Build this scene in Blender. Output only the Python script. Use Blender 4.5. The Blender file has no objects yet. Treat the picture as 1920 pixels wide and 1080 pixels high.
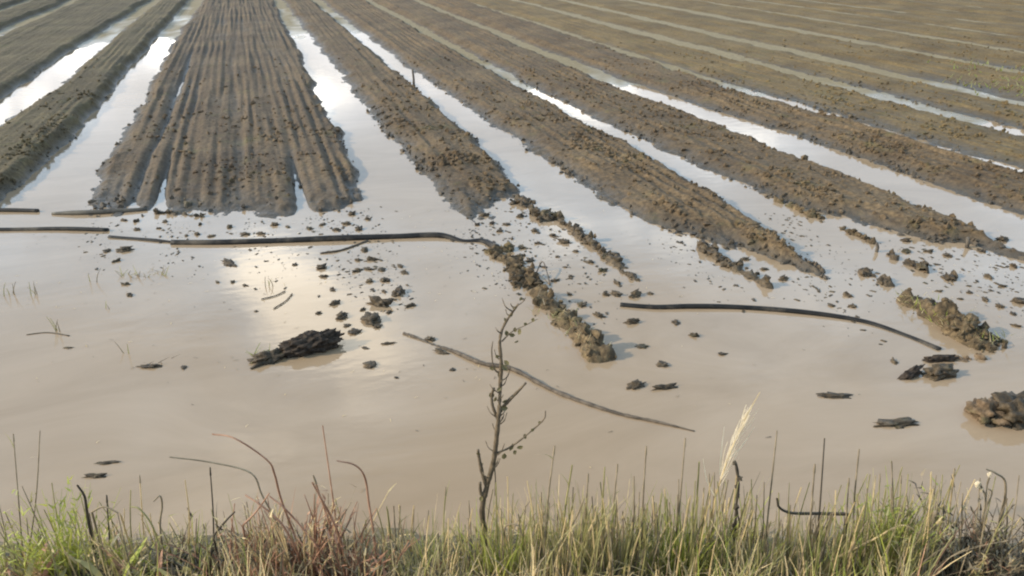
import bpy, bmesh, math, random
import numpy as np
from mathutils import Vector, noise as mnoise

random.seed(7)
RNG = np.random.default_rng(11)
SC = bpy.context.scene
COL = SC.collection
R = math.radians

# ------------------------------------------------------------------ camera
F = 1507.0                      # focal length in photo pixels (1920 wide)
TH = math.atan(670 / F)         # downward pitch
YAW = R(17.5)                   # turned right of the bed direction (+Y)
CH = 2.5                        # lens height above the flood water
CT, ST = math.cos(TH), math.sin(TH)
CY, SY = math.cos(YAW), math.sin(YAW)
cam = bpy.data.cameras.new('camera')
cam.sensor_width = 36.0
cam.lens = F / 1920 * 36.0
cam.clip_start = 0.05
cam.clip_end = 6000
camo = bpy.data.objects.new('camera', cam)
COL.objects.link(camo)
camo.location = (0, 0, CH)
camo.rotation_euler = (math.pi / 2 - TH, 0, -YAW)
SC.camera = camo

# ------------------------------------------------------------------ sky and sun
SUN_EL = R(26)
SUN_AZ_CAM = R(-100)            # left of the view direction, a little behind
sun_dir_az = YAW + SUN_AZ_CAM   # clockwise from +Y
SV = Vector((math.sin(sun_dir_az) * math.cos(SUN_EL), math.cos(sun_dir_az) * math.cos(SUN_EL), math.sin(SUN_EL)))
world = bpy.data.worlds.new('World')
SC.world = world
world.use_nodes = True
nt = world.node_tree
for n in list(nt.nodes):
    nt.nodes.remove(n)


def N(tree, t, **kw):
    n = tree.nodes.new(t)
    for k, v in kw.items():
        if k in n.inputs:
            n.inputs[k].default_value = v
        else:
            setattr(n, k, v)
    return n


def L(tree, a, b):
    tree.links.new(a, b)


wo = N(nt, 'ShaderNodeOutputWorld')
bg = N(nt, 'ShaderNodeBackground')
bg.inputs['Strength'].default_value = 0.12
sky = N(nt, 'ShaderNodeTexSky', sky_type='NISHITA')
sky.sun_disc = False
sky.sun_elevation = SUN_EL
sky.sun_rotation = sun_dir_az
sky.air_density = 1.0
sky.dust_density = 2.0
tc = N(nt, 'ShaderNodeTexCoord')
sep = N(nt, 'ShaderNodeSeparateXYZ')
L(nt, tc.outputs['Generated'], sep.inputs[0])
zz = N(nt, 'ShaderNodeMath', operation='MAXIMUM')
L(nt, sep.outputs['Z'], zz.inputs[0]); zz.inputs[1].default_value = 0.0
za = N(nt, 'ShaderNodeMath', operation='ADD')
L(nt, zz.outputs[0], za.inputs[0]); za.inputs[1].default_value = 0.22
dx = N(nt, 'ShaderNodeMath', operation='DIVIDE'); L(nt, sep.outputs['X'], dx.inputs[0]); L(nt, za.outputs[0], dx.inputs[1])
dy = N(nt, 'ShaderNodeMath', operation='DIVIDE'); L(nt, sep.outputs['Y'], dy.inputs[0]); L(nt, za.outputs[0], dy.inputs[1])
cmb = N(nt, 'ShaderNodeCombineXYZ')
L(nt, dx.outputs[0], cmb.inputs[0]); L(nt, dy.outputs[0], cmb.inputs[1])
cmb.inputs[2].default_value = 3.7
ofs = N(nt, 'ShaderNodeVectorMath', operation='ADD')   # which stretch of the cloud field lies overhead
L(nt, cmb.outputs[0], ofs.inputs[0]); ofs.inputs[1].default_value = (12.949, 15.183, 0)
cn = N(nt, 'ShaderNodeTexNoise')
cn.inputs['Scale'].default_value = 1.9
cn.inputs['Detail'].default_value = 5
cn.inputs['Roughness'].default_value = 0.52
L(nt, ofs.outputs[0], cn.inputs['Vector'])
cr = N(nt, 'ShaderNodeValToRGB')
cr.color_ramp.elements[0].position = 0.42
cr.color_ramp.elements[0].color = (0.50, 0.50, 0.50, 1)
cr.color_ramp.elements[1].position = 0.60
cr.color_ramp.elements[1].color = (1, 1, 1, 1)
L(nt, cn.outputs['Fac'], cr.inputs[0])
CLOUD = (11.5, 17.5, 24.0, 1)     # before the 0.12 background strength
hz = N(nt, 'ShaderNodeMapRange')  # cloud cover thins out overhead, as broken cloud seen in perspective does
hz.inputs['From Min'].default_value = 0.12
hz.inputs['From Max'].default_value = 0.75
hz.inputs['To Min'].default_value = 1.0
hz.inputs['To Max'].default_value = 0.30
L(nt, zz.outputs[0], hz.inputs['Value'])
cf = N(nt, 'ShaderNodeMath', operation='MULTIPLY')
L(nt, cr.outputs[0], cf.inputs[0]); L(nt, hz.outputs[0], cf.inputs[1])
cm = N(nt, 'ShaderNodeMixRGB')
L(nt, cf.outputs[0], cm.inputs[0])
L(nt, sky.outputs[0], cm.inputs[1])
core = N(nt, 'ShaderNodeMapRange')   # thick sunlit cloud tops are brighter than thin veil
core.inputs['From Min'].default_value = 0.575
core.inputs['From Max'].default_value = 0.67
L(nt, cn.outputs['Fac'], core.inputs['Value'])
cc = N(nt, 'ShaderNodeMixRGB')
L(nt, core.outputs[0], cc.inputs[0])
el = N(nt, 'ShaderNodeMapRange')      # pale haze at the horizon, bluer higher up
el.inputs['From Min'].default_value = 0.16
el.inputs['From Max'].default_value = 0.34
L(nt, zz.outputs[0], el.inputs['Value'])
vc = N(nt, 'ShaderNodeMixRGB')
L(nt, el.outputs[0], vc.inputs[0])
vc.inputs[1].default_value = (13.2, 13.6, 14.4, 1)
vc.inputs[2].default_value = CLOUD
L(nt, vc.outputs[0], cc.inputs[1])
cc.inputs[2].default_value = (52, 49, 43, 1)
L(nt, cc.outputs[0], cm.inputs[2])
L(nt, cm.outputs[0], bg.inputs['Color'])
L(nt, bg.outputs[0], wo.inputs['Surface'])

sun = bpy.data.lights.new('sun', 'SUN')
sun.energy = 5.0
sun.angle = R(1.0)
sun.color = (1.0, 0.90, 0.74)
suno = bpy.data.objects.new('sun', sun)
COL.objects.link(suno)
suno.rotation_euler = (-SV).to_track_quat('-Z', 'Y').to_euler()
suno.location = (-8, 2, 12)

SC.view_settings.view_transform = 'Standard'
SC.view_settings.look = 'None'
SC.view_settings.gamma = 1
SC.view_settings.exposure = 0.2
SC.view_settings.use_curve_mapping = False
SC.cycles.use_denoising = True
SC.cycles.max_bounces = 5
SC.cycles.filter_width = 2.1

# ------------------------------------------------------------------ photo pixel -> place


def wf(r, f, z=0.0):
    """camera-aligned right / forward metres -> world."""
    return Vector((r * CY + f * SY, -r * SY + f * CY, z))


def gp(px, py, z=0.0):
    """the point at height z that stands at photo pixel px, py."""
    u, v = px - 960, py - 540
    Z = (CH - z) * F / (v * CT + F * ST)
    return wf(u * Z / F, Z * (CT - v / F * ST), z)


def depth(py, z=0.0):
    return (CH - z) * F / ((py - 540) * CT + F * ST)


def at(px, py, f):
    """the point at forward distance f that stands at photo pixel px, py."""
    u, v = px - 960, py - 540
    s = f / (F * CT - v * ST)
    return wf(u * s, f, CH - (v * CT + F * ST) * s)


# ------------------------------------------------------------------ noise
_P = RNG.random((256, 256))


def vnoise(x, y):
    xi = np.floor(x).astype(np.int64); yi = np.floor(y).astype(np.int64)
    fx = x - xi; fy = y - yi
    fx = fx * fx * (3 - 2 * fx); fy = fy * fy * (3 - 2 * fy)
    a = _P[xi & 255, yi & 255]; b = _P[(xi + 1) & 255, yi & 255]
    c = _P[xi & 255, (yi + 1) & 255]; d = _P[(xi + 1) & 255, (yi + 1) & 255]
    return (a * (1 - fx) + b * fx) * (1 - fy) + (c * (1 - fx) + d * fx) * fy - 0.5


def fbm(x, y, oct=4, g=0.5):
    s = 0; a = 1.0
    for i in range(oct):
        s = s + a * vnoise(x * 2 ** i + 17.3 * i, y * 2 ** i + 9.1 * i)
        a *= g
    return s


_J = RNG.random((256, 256, 3))


def clods(x, y):
    """rounded lumps of random size, 0..1 (cellular)."""
    xi = np.floor(x).astype(np.int64); yi = np.floor(y).astype(np.int64)
    best = np.zeros_like(x)
    for i in (-1, 0, 1):
        for j in (-1, 0, 1):
            h = _J[(xi + i) & 255, (yi + j) & 255]
            px = xi + i + h[..., 0]; py = yi + j + h[..., 1]
            rad = 0.25 + 0.6 * h[..., 2] ** 2
            d2 = ((x - px) ** 2 + (y - py) ** 2) / rad ** 2
            best = np.maximum(best, np.sqrt(np.clip(1 - d2, 0, 1)) * rad)
    return best


def sstep(a, b, x):
    t = np.clip((x - a) / (b - a), 0, 1)
    return t * t * (3 - 2 * t)


# ------------------------------------------------------------------ materials
def mat(name):
    m = bpy.data.materials.new(name)
    m.use_nodes = True
    t = m.node_tree
    b = t.nodes['Principled BSDF']
    return m, t, b


def ramp(t, fac, stops):
    r = N(t, 'ShaderNodeValToRGB')
    e = r.color_ramp.elements
    e[0].position, e[0].color = stops[0][0], (*stops[0][1], 1)
    e[1].position, e[1].color = stops[-1][0], (*stops[-1][1], 1)
    for p, c in stops[1:-1]:
        q = e.new(p); q.color = (*c, 1)
    L(t, fac, r.inputs[0])
    return r.outputs[0]


def tex(t, scale, detail=4, rough=0.55, vec=None, stretch=None):
    n = N(t, 'ShaderNodeTexNoise')
    n.inputs['Scale'].default_value = scale
    n.inputs['Detail'].default_value = detail
    n.inputs['Roughness'].default_value = rough
    if vec is None:
        g = N(t, 'ShaderNodeNewGeometry')
        vec = g.outputs['Position']
    if stretch:
        mp = N(t, 'ShaderNodeMapping')
        mp.inputs['Scale'].default_value = stretch
        L(t, vec, mp.inputs['Vector']); vec = mp.outputs[0]
    L(t, vec, n.inputs['Vector'])
    return n.outputs['Fac']


def mixc(t, a, b, fac, mode='MIX'):
    m = N(t, 'ShaderNodeMixRGB', blend_type=mode)
    for i, s in ((0, fac), (1, a), (2, b)):
        if hasattr(s, 'links'):
            L(t, s, m.inputs[i])
        else:
            m.inputs[i].default_value = s if i == 0 else (*s, 1)
    return m.outputs[0]


def bump(t, b, h, strength, dist):
    bp = N(t, 'ShaderNodeBump')
    bp.inputs['Strength'].default_value = strength
    bp.inputs['Distance'].default_value = dist
    L(t, h, bp.inputs['Height'])
    L(t, bp.outputs[0], b.inputs['Normal'])


def soil_material(name, c0, c1, c2, streak, dry=None, wet=True):
    m, t, b = mat(name)
    g = N(t, 'ShaderNodeNewGeometry')
    pos = g.outputs['Position']
    fine = tex(t, 22, 5, 0.65, pos)
    big = tex(t, 0.9, 3, 0.5, pos)
    st = tex(t, 1.0, 4, 0.6, pos, (13, 0.5, 1))
    col = ramp(t, fine, [(0.3, c0), (0.5, c1), (0.72, c2)])
    col = mixc(t, col, ramp(t, big, [(0.35, (0.78, 0.76, 0.74)), (0.65, (1.16, 1.15, 1.1))]), 1.0, 'MULTIPLY')
    col = mixc(t, col, ramp(t, st, [(0.35, (0.72, 0.70, 0.68)), (0.62, (1.2, 1.2, 1.18))]), streak, 'MULTIPLY')
    # faint green of sprouting weeds, in patches
    gr = tex(t, 3.0, 5, 0.7, pos)
    gf = ramp(t, gr, [(0.56, (0, 0, 0)), (0.72, (0.4, 0.4, 0.4))])
    col = mixc(t, col, (0.085, 0.088, 0.030), gf)
    if wet:
        sp = N(t, 'ShaderNodeSeparateXYZ'); L(t, pos, sp.inputs[0])
        wn = N(t, 'ShaderNodeMath', operation='MULTIPLY_ADD')
        L(t, tex(t, 9, 3, 0.5, pos), wn.inputs[0]); wn.inputs[1].default_value = -0.05
        L(t, sp.outputs['Z'], wn.inputs[2])
        mr = N(t, 'ShaderNodeMapRange')
        mr.inputs['From Min'].default_value = -0.03
        mr.inputs['From Max'].default_value = 0.06
        L(t, wn.outputs[0], mr.inputs['Value'])
        col = mixc(t, (0.055, 0.047, 0.036), col, mr.outputs[0])
        rr = N(t, 'ShaderNodeMapRange')
        rr.inputs['To Min'].default_value = 0.45
        rr.inputs['To Max'].default_value = 0.95
        L(t, mr.outputs[0], rr.inputs['Value'])
        L(t, rr.outputs[0], b.inputs['Roughness'])
    else:
        b.inputs['Roughness'].default_value = 0.9
    L(t, col, b.inputs['Base Color'])
    b.inputs['Specular IOR Level'].default_value = 0.3
    bump(t, b, fine, 0.7, 0.02)
    return m


M = {}
M['soil_wide'] = soil_material('soil_grey_brown', (0.047, 0.033, 0.020), (0.087, 0.062, 0.038), (0.138, 0.100, 0.060), 0.55)
M['soil_clod'] = soil_material('soil_cloddy_brown', (0.042, 0.028, 0.017), (0.090, 0.063, 0.035), (0.167, 0.115, 0.064), 0.3)
M['soil_dry'] = soil_material('soil_olive_tan', (0.070, 0.048, 0.023), (0.111, 0.079, 0.037), (0.162, 0.116, 0.055), 0.4)
M['soil_left'] = soil_material('soil_dark_olive', (0.041, 0.031, 0.016), (0.077, 0.060, 0.032), (0.127, 0.101, 0.054), 0.5)
M['lump'] = soil_material('wet_clod_soil', (0.023, 0.018, 0.010), (0.055, 0.039, 0.022), (0.117, 0.084, 0.047), 0.0, wet=False)
M['lump'].node_tree.nodes['Principled BSDF'].inputs['Roughness'].default_value = 0.6
M['lump_rust'] = soil_material('rusty_clod_soil', (0.043, 0.029, 0.017), (0.106, 0.072, 0.043), (0.212, 0.153, 0.098), 0.0, wet=False)
M['lump_weedy'] = soil_material('weedy_clod_soil', (0.027, 0.020, 0.011), (0.076, 0.054, 0.030), (0.179, 0.129, 0.070), 0.0, wet=False)

m, t, b = mat('furrow_mud')
fine = tex(t, 14, 4, 0.6)
L(t, ramp(t, fine, [(0.3, (0.150, 0.117, 0.062)), (0.7, (0.232, 0.182, 0.100))]), b.inputs['Base Color'])
g = N(t, 'ShaderNodeNewGeometry'); sp = N(t, 'ShaderNodeSeparateXYZ'); L(t, g.outputs['Position'], sp.inputs[0])
mr = N(t, 'ShaderNodeMapRange')          # wet and shiny at the water line, drying upwards
for k_, v_ in (('From Min', 0.0), ('From Max', 0.018), ('To Min', 0.2), ('To Max', 0.68)):
    mr.inputs[k_].default_value = v_
L(t, sp.outputs['Z'], mr.inputs['Value']); L(t, mr.outputs[0], b.inputs['Roughness'])
sl = N(t, 'ShaderNodeMapRange')          # a water film shines, dried mud hardly does
for k_, v_ in (('From Min', 0.0), ('From Max', 0.018), ('To Min', 0.5), ('To Max', 0.10)):
    sl.inputs[k_].default_value = v_
L(t, sp.outputs['Z'], sl.inputs['Value']); L(t, sl.outputs[0], b.inputs['Specular IOR Level'])
bump(t, b, fine, 0.3, 0.015)
M['mud'] = m

m, t, b = mat('silty_water')
cl = tex(t, 0.8, 6, 0.62, None, (0.6, 1.3, 1))
cl.node.inputs['Distortion'].default_value = 1.6
L(t, ramp(t, cl, [(0.3, (0.240, 0.171, 0.104)), (0.7, (0.300, 0.222, 0.145))]), b.inputs['Base Color'])
b.inputs['Roughness'].default_value = 0.035
b.inputs['IOR'].default_value = 1.33
bump(t, b, tex(t, 6.0, 4, 0.55, None, (0.8, 1.7, 1)), 0.06, 0.02)
M['water'] = m

m, t, b = mat('bank_earth')
fine = tex(t, 18, 4, 0.6)
L(t, ramp(t, fine, [(0.3, (0.07, 0.055, 0.03)), (0.7, (0.17, 0.135, 0.075))]), b.inputs['Base Color'])
b.inputs['Roughness'].default_value = 0.95
bump(t, b, fine, 0.6, 0.02)
M['bank'] = m


def plain(name, c0, c1, rough=0.7, scale=30, trans=0.0, spec=0.4):
    m, t, b = mat(name)
    L(t, ramp(t, tex(t, scale, 3, 0.6), [(0.32, c0), (0.68, c1)]), b.inputs['Base Color'])
    b.inputs['Roughness'].default_value = rough
    b.inputs['Specular IOR Level'].default_value = spec
    if trans:
        tr = N(t, 'ShaderNodeBsdfTranslucent')
        tr.inputs['Color'].default_value = (*[min(1, x * 1.3) for x in c1], 1)
        mx = N(t, 'ShaderNodeMixShader'); mx.inputs[0].default_value = trans
        L(t, b.outputs[0], mx.inputs[1]); L(t, tr.outputs[0], mx.inputs[2])
        L(t, mx.outputs[0], t.nodes['Material Output'].inputs['Surface'])
    return m


M['lump_dark'] = plain('wet_black_earth', (0.010, 0.007, 0.005), (0.060, 0.044, 0.031), 0.7, 34, 0.0, 0.15)
M['pipe'] = plain('black_pipe_plastic', (0.006, 0.006, 0.006), (0.022, 0.020, 0.017), 0.6, 8, 0.0, 0.2)
t = M['pipe'].node_tree; b = t.nodes['Principled BSDF']
src = b.inputs['Base Color'].links[0].from_socket
L(t, mixc(t, src, (0.13, 0.105, 0.075), ramp(t, tex(t, 3.5, 5, 0.65), [(0.52, (0, 0, 0)), (0.70, (0.7, 0.7, 0.7))])), b.inputs['Base Color'])
M['pipe_muddy'] = plain('mud_smeared_pipe', (0.03, 0.025, 0.018), (0.10, 0.085, 0.06), 0.6, 6)
M['twig'] = plain('wet_twig_bark', (0.035, 0.026, 0.017), (0.11, 0.085, 0.06), 0.8, 25)
M['bark'] = plain('sapling_bark', (0.045, 0.032, 0.018), (0.135, 0.098, 0.058), 0.8, 35)
M['leaf'] = plain('sapling_leaf', (0.055, 0.048, 0.018), (0.15, 0.125, 0.055), 0.6, 40, 0.25)
M['green'] = plain('grass_green', (0.154, 0.179, 0.032), (0.292, 0.301, 0.074), 0.55, 9, 0.3)
M['lime'] = plain('grass_lime', (0.246, 0.279, 0.034), (0.430, 0.427, 0.086), 0.55, 9, 0.3)
M['olive'] = plain('grass_olive', (0.194, 0.174, 0.067), (0.373, 0.330, 0.141), 0.6, 9, 0.25)
M['straw'] = plain('grass_straw', (0.388, 0.288, 0.136), (0.660, 0.509, 0.272), 0.7, 9, 0.2)
M['pale'] = plain('plume_pale', (0.50, 0.41, 0.27), (0.72, 0.62, 0.45), 0.7, 20, 0.25)
M['rust'] = plain('stem_rust', (0.177, 0.085, 0.046), (0.436, 0.242, 0.148), 0.7, 12, 0.1)
M['brown'] = plain('stem_brown', (0.134, 0.102, 0.059), (0.307, 0.243, 0.154), 0.75, 14, 0.1)
M['dark'] = plain('stem_dark', (0.028, 0.022, 0.014), (0.075, 0.058, 0.036), 0.8, 20)
M['wood'] = plain('weathered_stake', (0.05, 0.04, 0.03), (0.13, 0.11, 0.085), 0.85, 20)

# ------------------------------------------------------------------ object helpers


def tag(o, label=None, cat=None, group=None, kind=None):
    for k, v in (('label', label), ('category', cat), ('group', group), ('kind', kind)):
        if v:
            o[k] = v
    return o


def mesh_np(name, co, faces, material, smooth=True, mats=None, midx=None):
    """co (n,3) array, faces (m,k) array with k = 3 or 4."""
    me = bpy.data.meshes.new(name)
    co = np.ascontiguousarray(co, dtype=np.float32)
    faces = np.ascontiguousarray(faces, dtype=np.int32)
    k = faces.shape[1]
    me.vertices.add(len(co)); me.vertices.foreach_set('co', co.ravel())
    me.loops.add(faces.size); me.loops.foreach_set('vertex_index', faces.ravel())
    me.polygons.add(len(faces))
    me.polygons.foreach_set('loop_start', np.arange(len(faces), dtype=np.int32) * k)
    me.polygons.foreach_set('loop_total', np.full(len(faces), k, dtype=np.int32))
    for mm in (mats or [material]):
        me.materials.append(mm)
    if midx is not None:
        me.polygons.foreach_set('material_index', np.asarray(midx, dtype=np.int32))
    me.polygons.foreach_set('use_smooth', np.full(len(faces), smooth, dtype=bool))
    me.update(calc_edges=True)
    return me


def link(name, me, parent=None, loc=None):
    o = bpy.data.objects.new(name, me)
    COL.objects.link(o)
    if parent is not None:
        o.parent = parent
    if loc is not None:
        o.location = loc
    return o


def grid_faces(nr, nc):
    i = np.arange(nr - 1)[:, None]; j = np.arange(nc - 1)[None, :]
    a = i * nc + j
    return np.stack([a, a + 1, a + nc + 1, a + nc], -1).reshape(-1, 4)


def smooth_path(pts, n, closed=False):
    """Catmull-Rom through pts, n samples per span."""
    P = [Vector(p) for p in pts]
    P = [P[0] * 2 - P[1]] + P + [P[-1] * 2 - P[-2]]
    out = []
    for i in range(1, len(P) - 2):
        a, b_, c, d = P[i - 1:i + 3]
        for k in range(n):
            t_ = k / n
            out.append(0.5 * ((2 * b_) + (c - a) * t_ + (2 * a - 5 * b_ + 4 * c - d) * t_ ** 2 + (3 * b_ - a - 3 * c + d) * t_ ** 3))
    out.append(P[-2])
    return out


def tube_mesh(name, path, radii, material, sides=7, knob=0.0, seed=0):
    n = len(path)
    vs, fs = [], []
    rnd = random.Random(seed)
    up = Vector((0.13, 0.21, 1)).normalized()
    for i, p in enumerate(path):
        tan = (path[min(i + 1, n - 1)] - path[max(i - 1, 0)]).normalized()
        a = tan.cross(up)
        if a.length < 1e-3:
            a = tan.cross(Vector((1, 0, 0)))
        a.normalize(); b_ = tan.cross(a)
        r = radii[i] * (1 + knob * rnd.uniform(-1, 1))
        for k in range(sides):
            an = 2 * math.pi * k / sides
            vs.append(p + a * (math.cos(an) * r) + b_ * (math.sin(an) * r))
    for i in range(n - 1):
        for k in range(sides):
            k2 = (k + 1) % sides
            fs.append((i * sides + k, i * sides + k2, (i + 1) * sides + k2, (i + 1) * sides + k))
    fs.append(tuple(range(sides - 1, -1, -1)))
    fs.append(tuple((n - 1) * sides + k for k in range(sides)))
    me = bpy.data.meshes.new(name)
    me.from_pydata([tuple(v) for v in vs], [], fs)
    me.materials.append(material)
    for p in me.polygons:
        p.use_smooth = True
    return me


def lump_mesh(name, dims, seed, material, sub=3, rough=0.35, freq=1.6, flat=0.5):
    """an irregular clod about dims (x, y, z) across, resting around z = 0."""
    bm = bmesh.new()
    bmesh.ops.create_icosphere(bm, subdivisions=sub, radius=0.5)
    off = Vector((seed * 3.1, seed * 1.7, seed * 0.9))
    for v in bm.verts:
        d = v.co.normalized()
        k = 1 + rough * mnoise.fractal(d * freq + off, 0.9, 2.1, 4) + rough * 0.5 * mnoise.cell(d * 3.5 + off) * 0.4
        v.co = d * (0.5 * k)
        v.co.x *= dims[0]; v.co.y *= dims[1]; v.co.z *= dims[2]
        v.co.z += dims[2] * (flat - 0.5) * 0.6
    me = bpy.data.meshes.new(name)
    bm.to_mesh(me); bm.free()
    me.materials.append(material)
    for p in me.polygons:
        p.use_smooth = sub > 2
    return me


# ------------------------------------------------------------------ ground sheet (furrow floors), water, bank
def floor_z(x, y):
    far = 23.5 - 10.0 * sstep(3.2, 4.5, x) - 2.5 * sstep(6.8, 7.6, x) - 2.0 * sstep(8.6, 9.3, x)
    z = -0.11 + 0.115 * sstep(5.0, 1.0, np.zeros(1)) * 0 + 0.115 * np.clip((y - 5) / (far - 5), 0, 1) ** 1.2
    z = z + 0.0022 * np.clip(y - far, 0, 60) + 0.03 * sstep(0, 8, y - far) * sstep(3, 5, x)
    return z + 0.016 * fbm(x * 1.6, y * 0.5 + 40, 4) + 0.012 * fbm(x * 5, y * 3, 3)


def spaced(a, b_, d0, y0, p):
    out = [a]
    while out[-1] < b_:
        out.append(out[-1] + max(d0, d0 * (max(out[-1], 0) / y0) ** p))
    return np.array(out)


gx = np.concatenate([-np.geomspace(1500, 19, 14), np.arange(-17, 37, 0.16), np.geomspace(39, 1500, 14)])
gy = np.concatenate([np.array([-400, -60, -12, -3]), spaced(0.0, 60, 0.12, 10, 1.0), np.geomspace(66, 2500, 16)])
XX, YY = np.meshgrid(gx, gy)
ZZ = floor_z(XX, YY)
link('ground', mesh_np('ground', np.stack([XX, YY, ZZ], -1).reshape(-1, 3), grid_faces(len(gy), len(gx)), M['mud']))['kind'] = 'structure'

wx = np.linspace(-45, 60, 40); wy = np.linspace(-8, 62, 40)
XX, YY = np.meshgrid(wx, wy)
link('water', mesh_np('water', np.stack([XX, YY, XX * 0], -1).reshape(-1, 3), grid_faces(40, 40), M['water']))['kind'] = 'structure'

SHORE = 2.86


def bank_z(r, f):
    sh = SHORE + 0.10 * fbm(r * 0.9 + 3, r * 0 + 0.5, 3) * 1.4
    up = np.clip(sh - f, -2, 2.6)
    return 0.36 * up * np.where(up > 0, 1, 0.55) + 0.035 * fbm(r * 4, f * 4, 4)


br = np.linspace(-9, 9, 240); bf = np.concatenate([np.linspace(-9, 1.6, 30), np.linspace(1.65, 3.6, 60)])
RR, FF = np.meshgrid(br, bf)
ZZ = bank_z(RR, FF)
link('bank', mesh_np('bank', np.stack([RR * CY + FF * SY, -RR * SY + FF * CY, ZZ], -1).reshape(-1, 3),
                     grid_faces(len(bf), len(br)), M['bank']))['kind'] = 'structure'

# ------------------------------------------------------------------ raised soil beds
YFAR = 75.0


def crumbs(o, X, Y, Z, n, material, smin=0.004, smax=0.026):
    """loose crumbs lying on a bed or ridge, as real little lumps of soil."""
    if n < 12:
        return
    ii = RNG.integers(0, X.shape[0], n * 7); jj = RNG.integers(0, X.shape[1], n * 7)
    ok = (Z[ii, jj] > -0.006) & (RNG.random(len(ii)) < 0.12 + 1.5 * sstep(-0.1, 0.45, fbm(X[ii, jj] * 2.3, Y[ii, jj] * 1.7, 3))) & (RNG.random(len(ii)) > sstep(9.0, 20.0, Y[ii, jj]))
    ii, jj = ii[ok][:n], jj[ok][:n]
    ico = np.array([(0, 0, 1), (.89, 0, .45), (.28, .85, .45), (-.72, .53, .45), (-.72, -.53, .45), (.28, -.85, .45),
                    (.72, .53, -.45), (-.28, .85, -.45), (-.89, 0, -.45), (-.28, -.85, -.45), (.72, -.53, -.45), (0, 0, -1)])
    fi = np.array([(0, 1, 2), (0, 2, 3), (0, 3, 4), (0, 4, 5), (0, 5, 1), (1, 6, 2), (2, 7, 3), (3, 8, 4), (4, 9, 5), (5, 10, 1),
                   (6, 7, 2), (7, 8, 3), (8, 9, 4), (9, 10, 5), (10, 6, 1)])
    q = len(ii)
    size = smin + smax * RNG.random(q) ** 4
    v = ico[None] * (0.55 + 0.9 * RNG.random((q, 12, 1)))
    v = v * size[:, None, None] * (0.6 + 0.8 * RNG.random((q, 1, 3)))
    v = v + np.stack([X[ii, jj], Y[ii, jj], Z[ii, jj] + size * 0.2], -1)[:, None, :] + np.append(RNG.normal(0, 0.012, (q, 1, 2)), np.zeros((q, 1, 1)), 2)
    f = fi[None] + 12 * np.arange(q)[:, None, None]
    c = link('soil_crumbs', mesh_np('soil_crumbs', v.reshape(-1, 3), f.reshape(-1, 3), material, False), o)
    c['kind'] = 'stuff'


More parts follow.
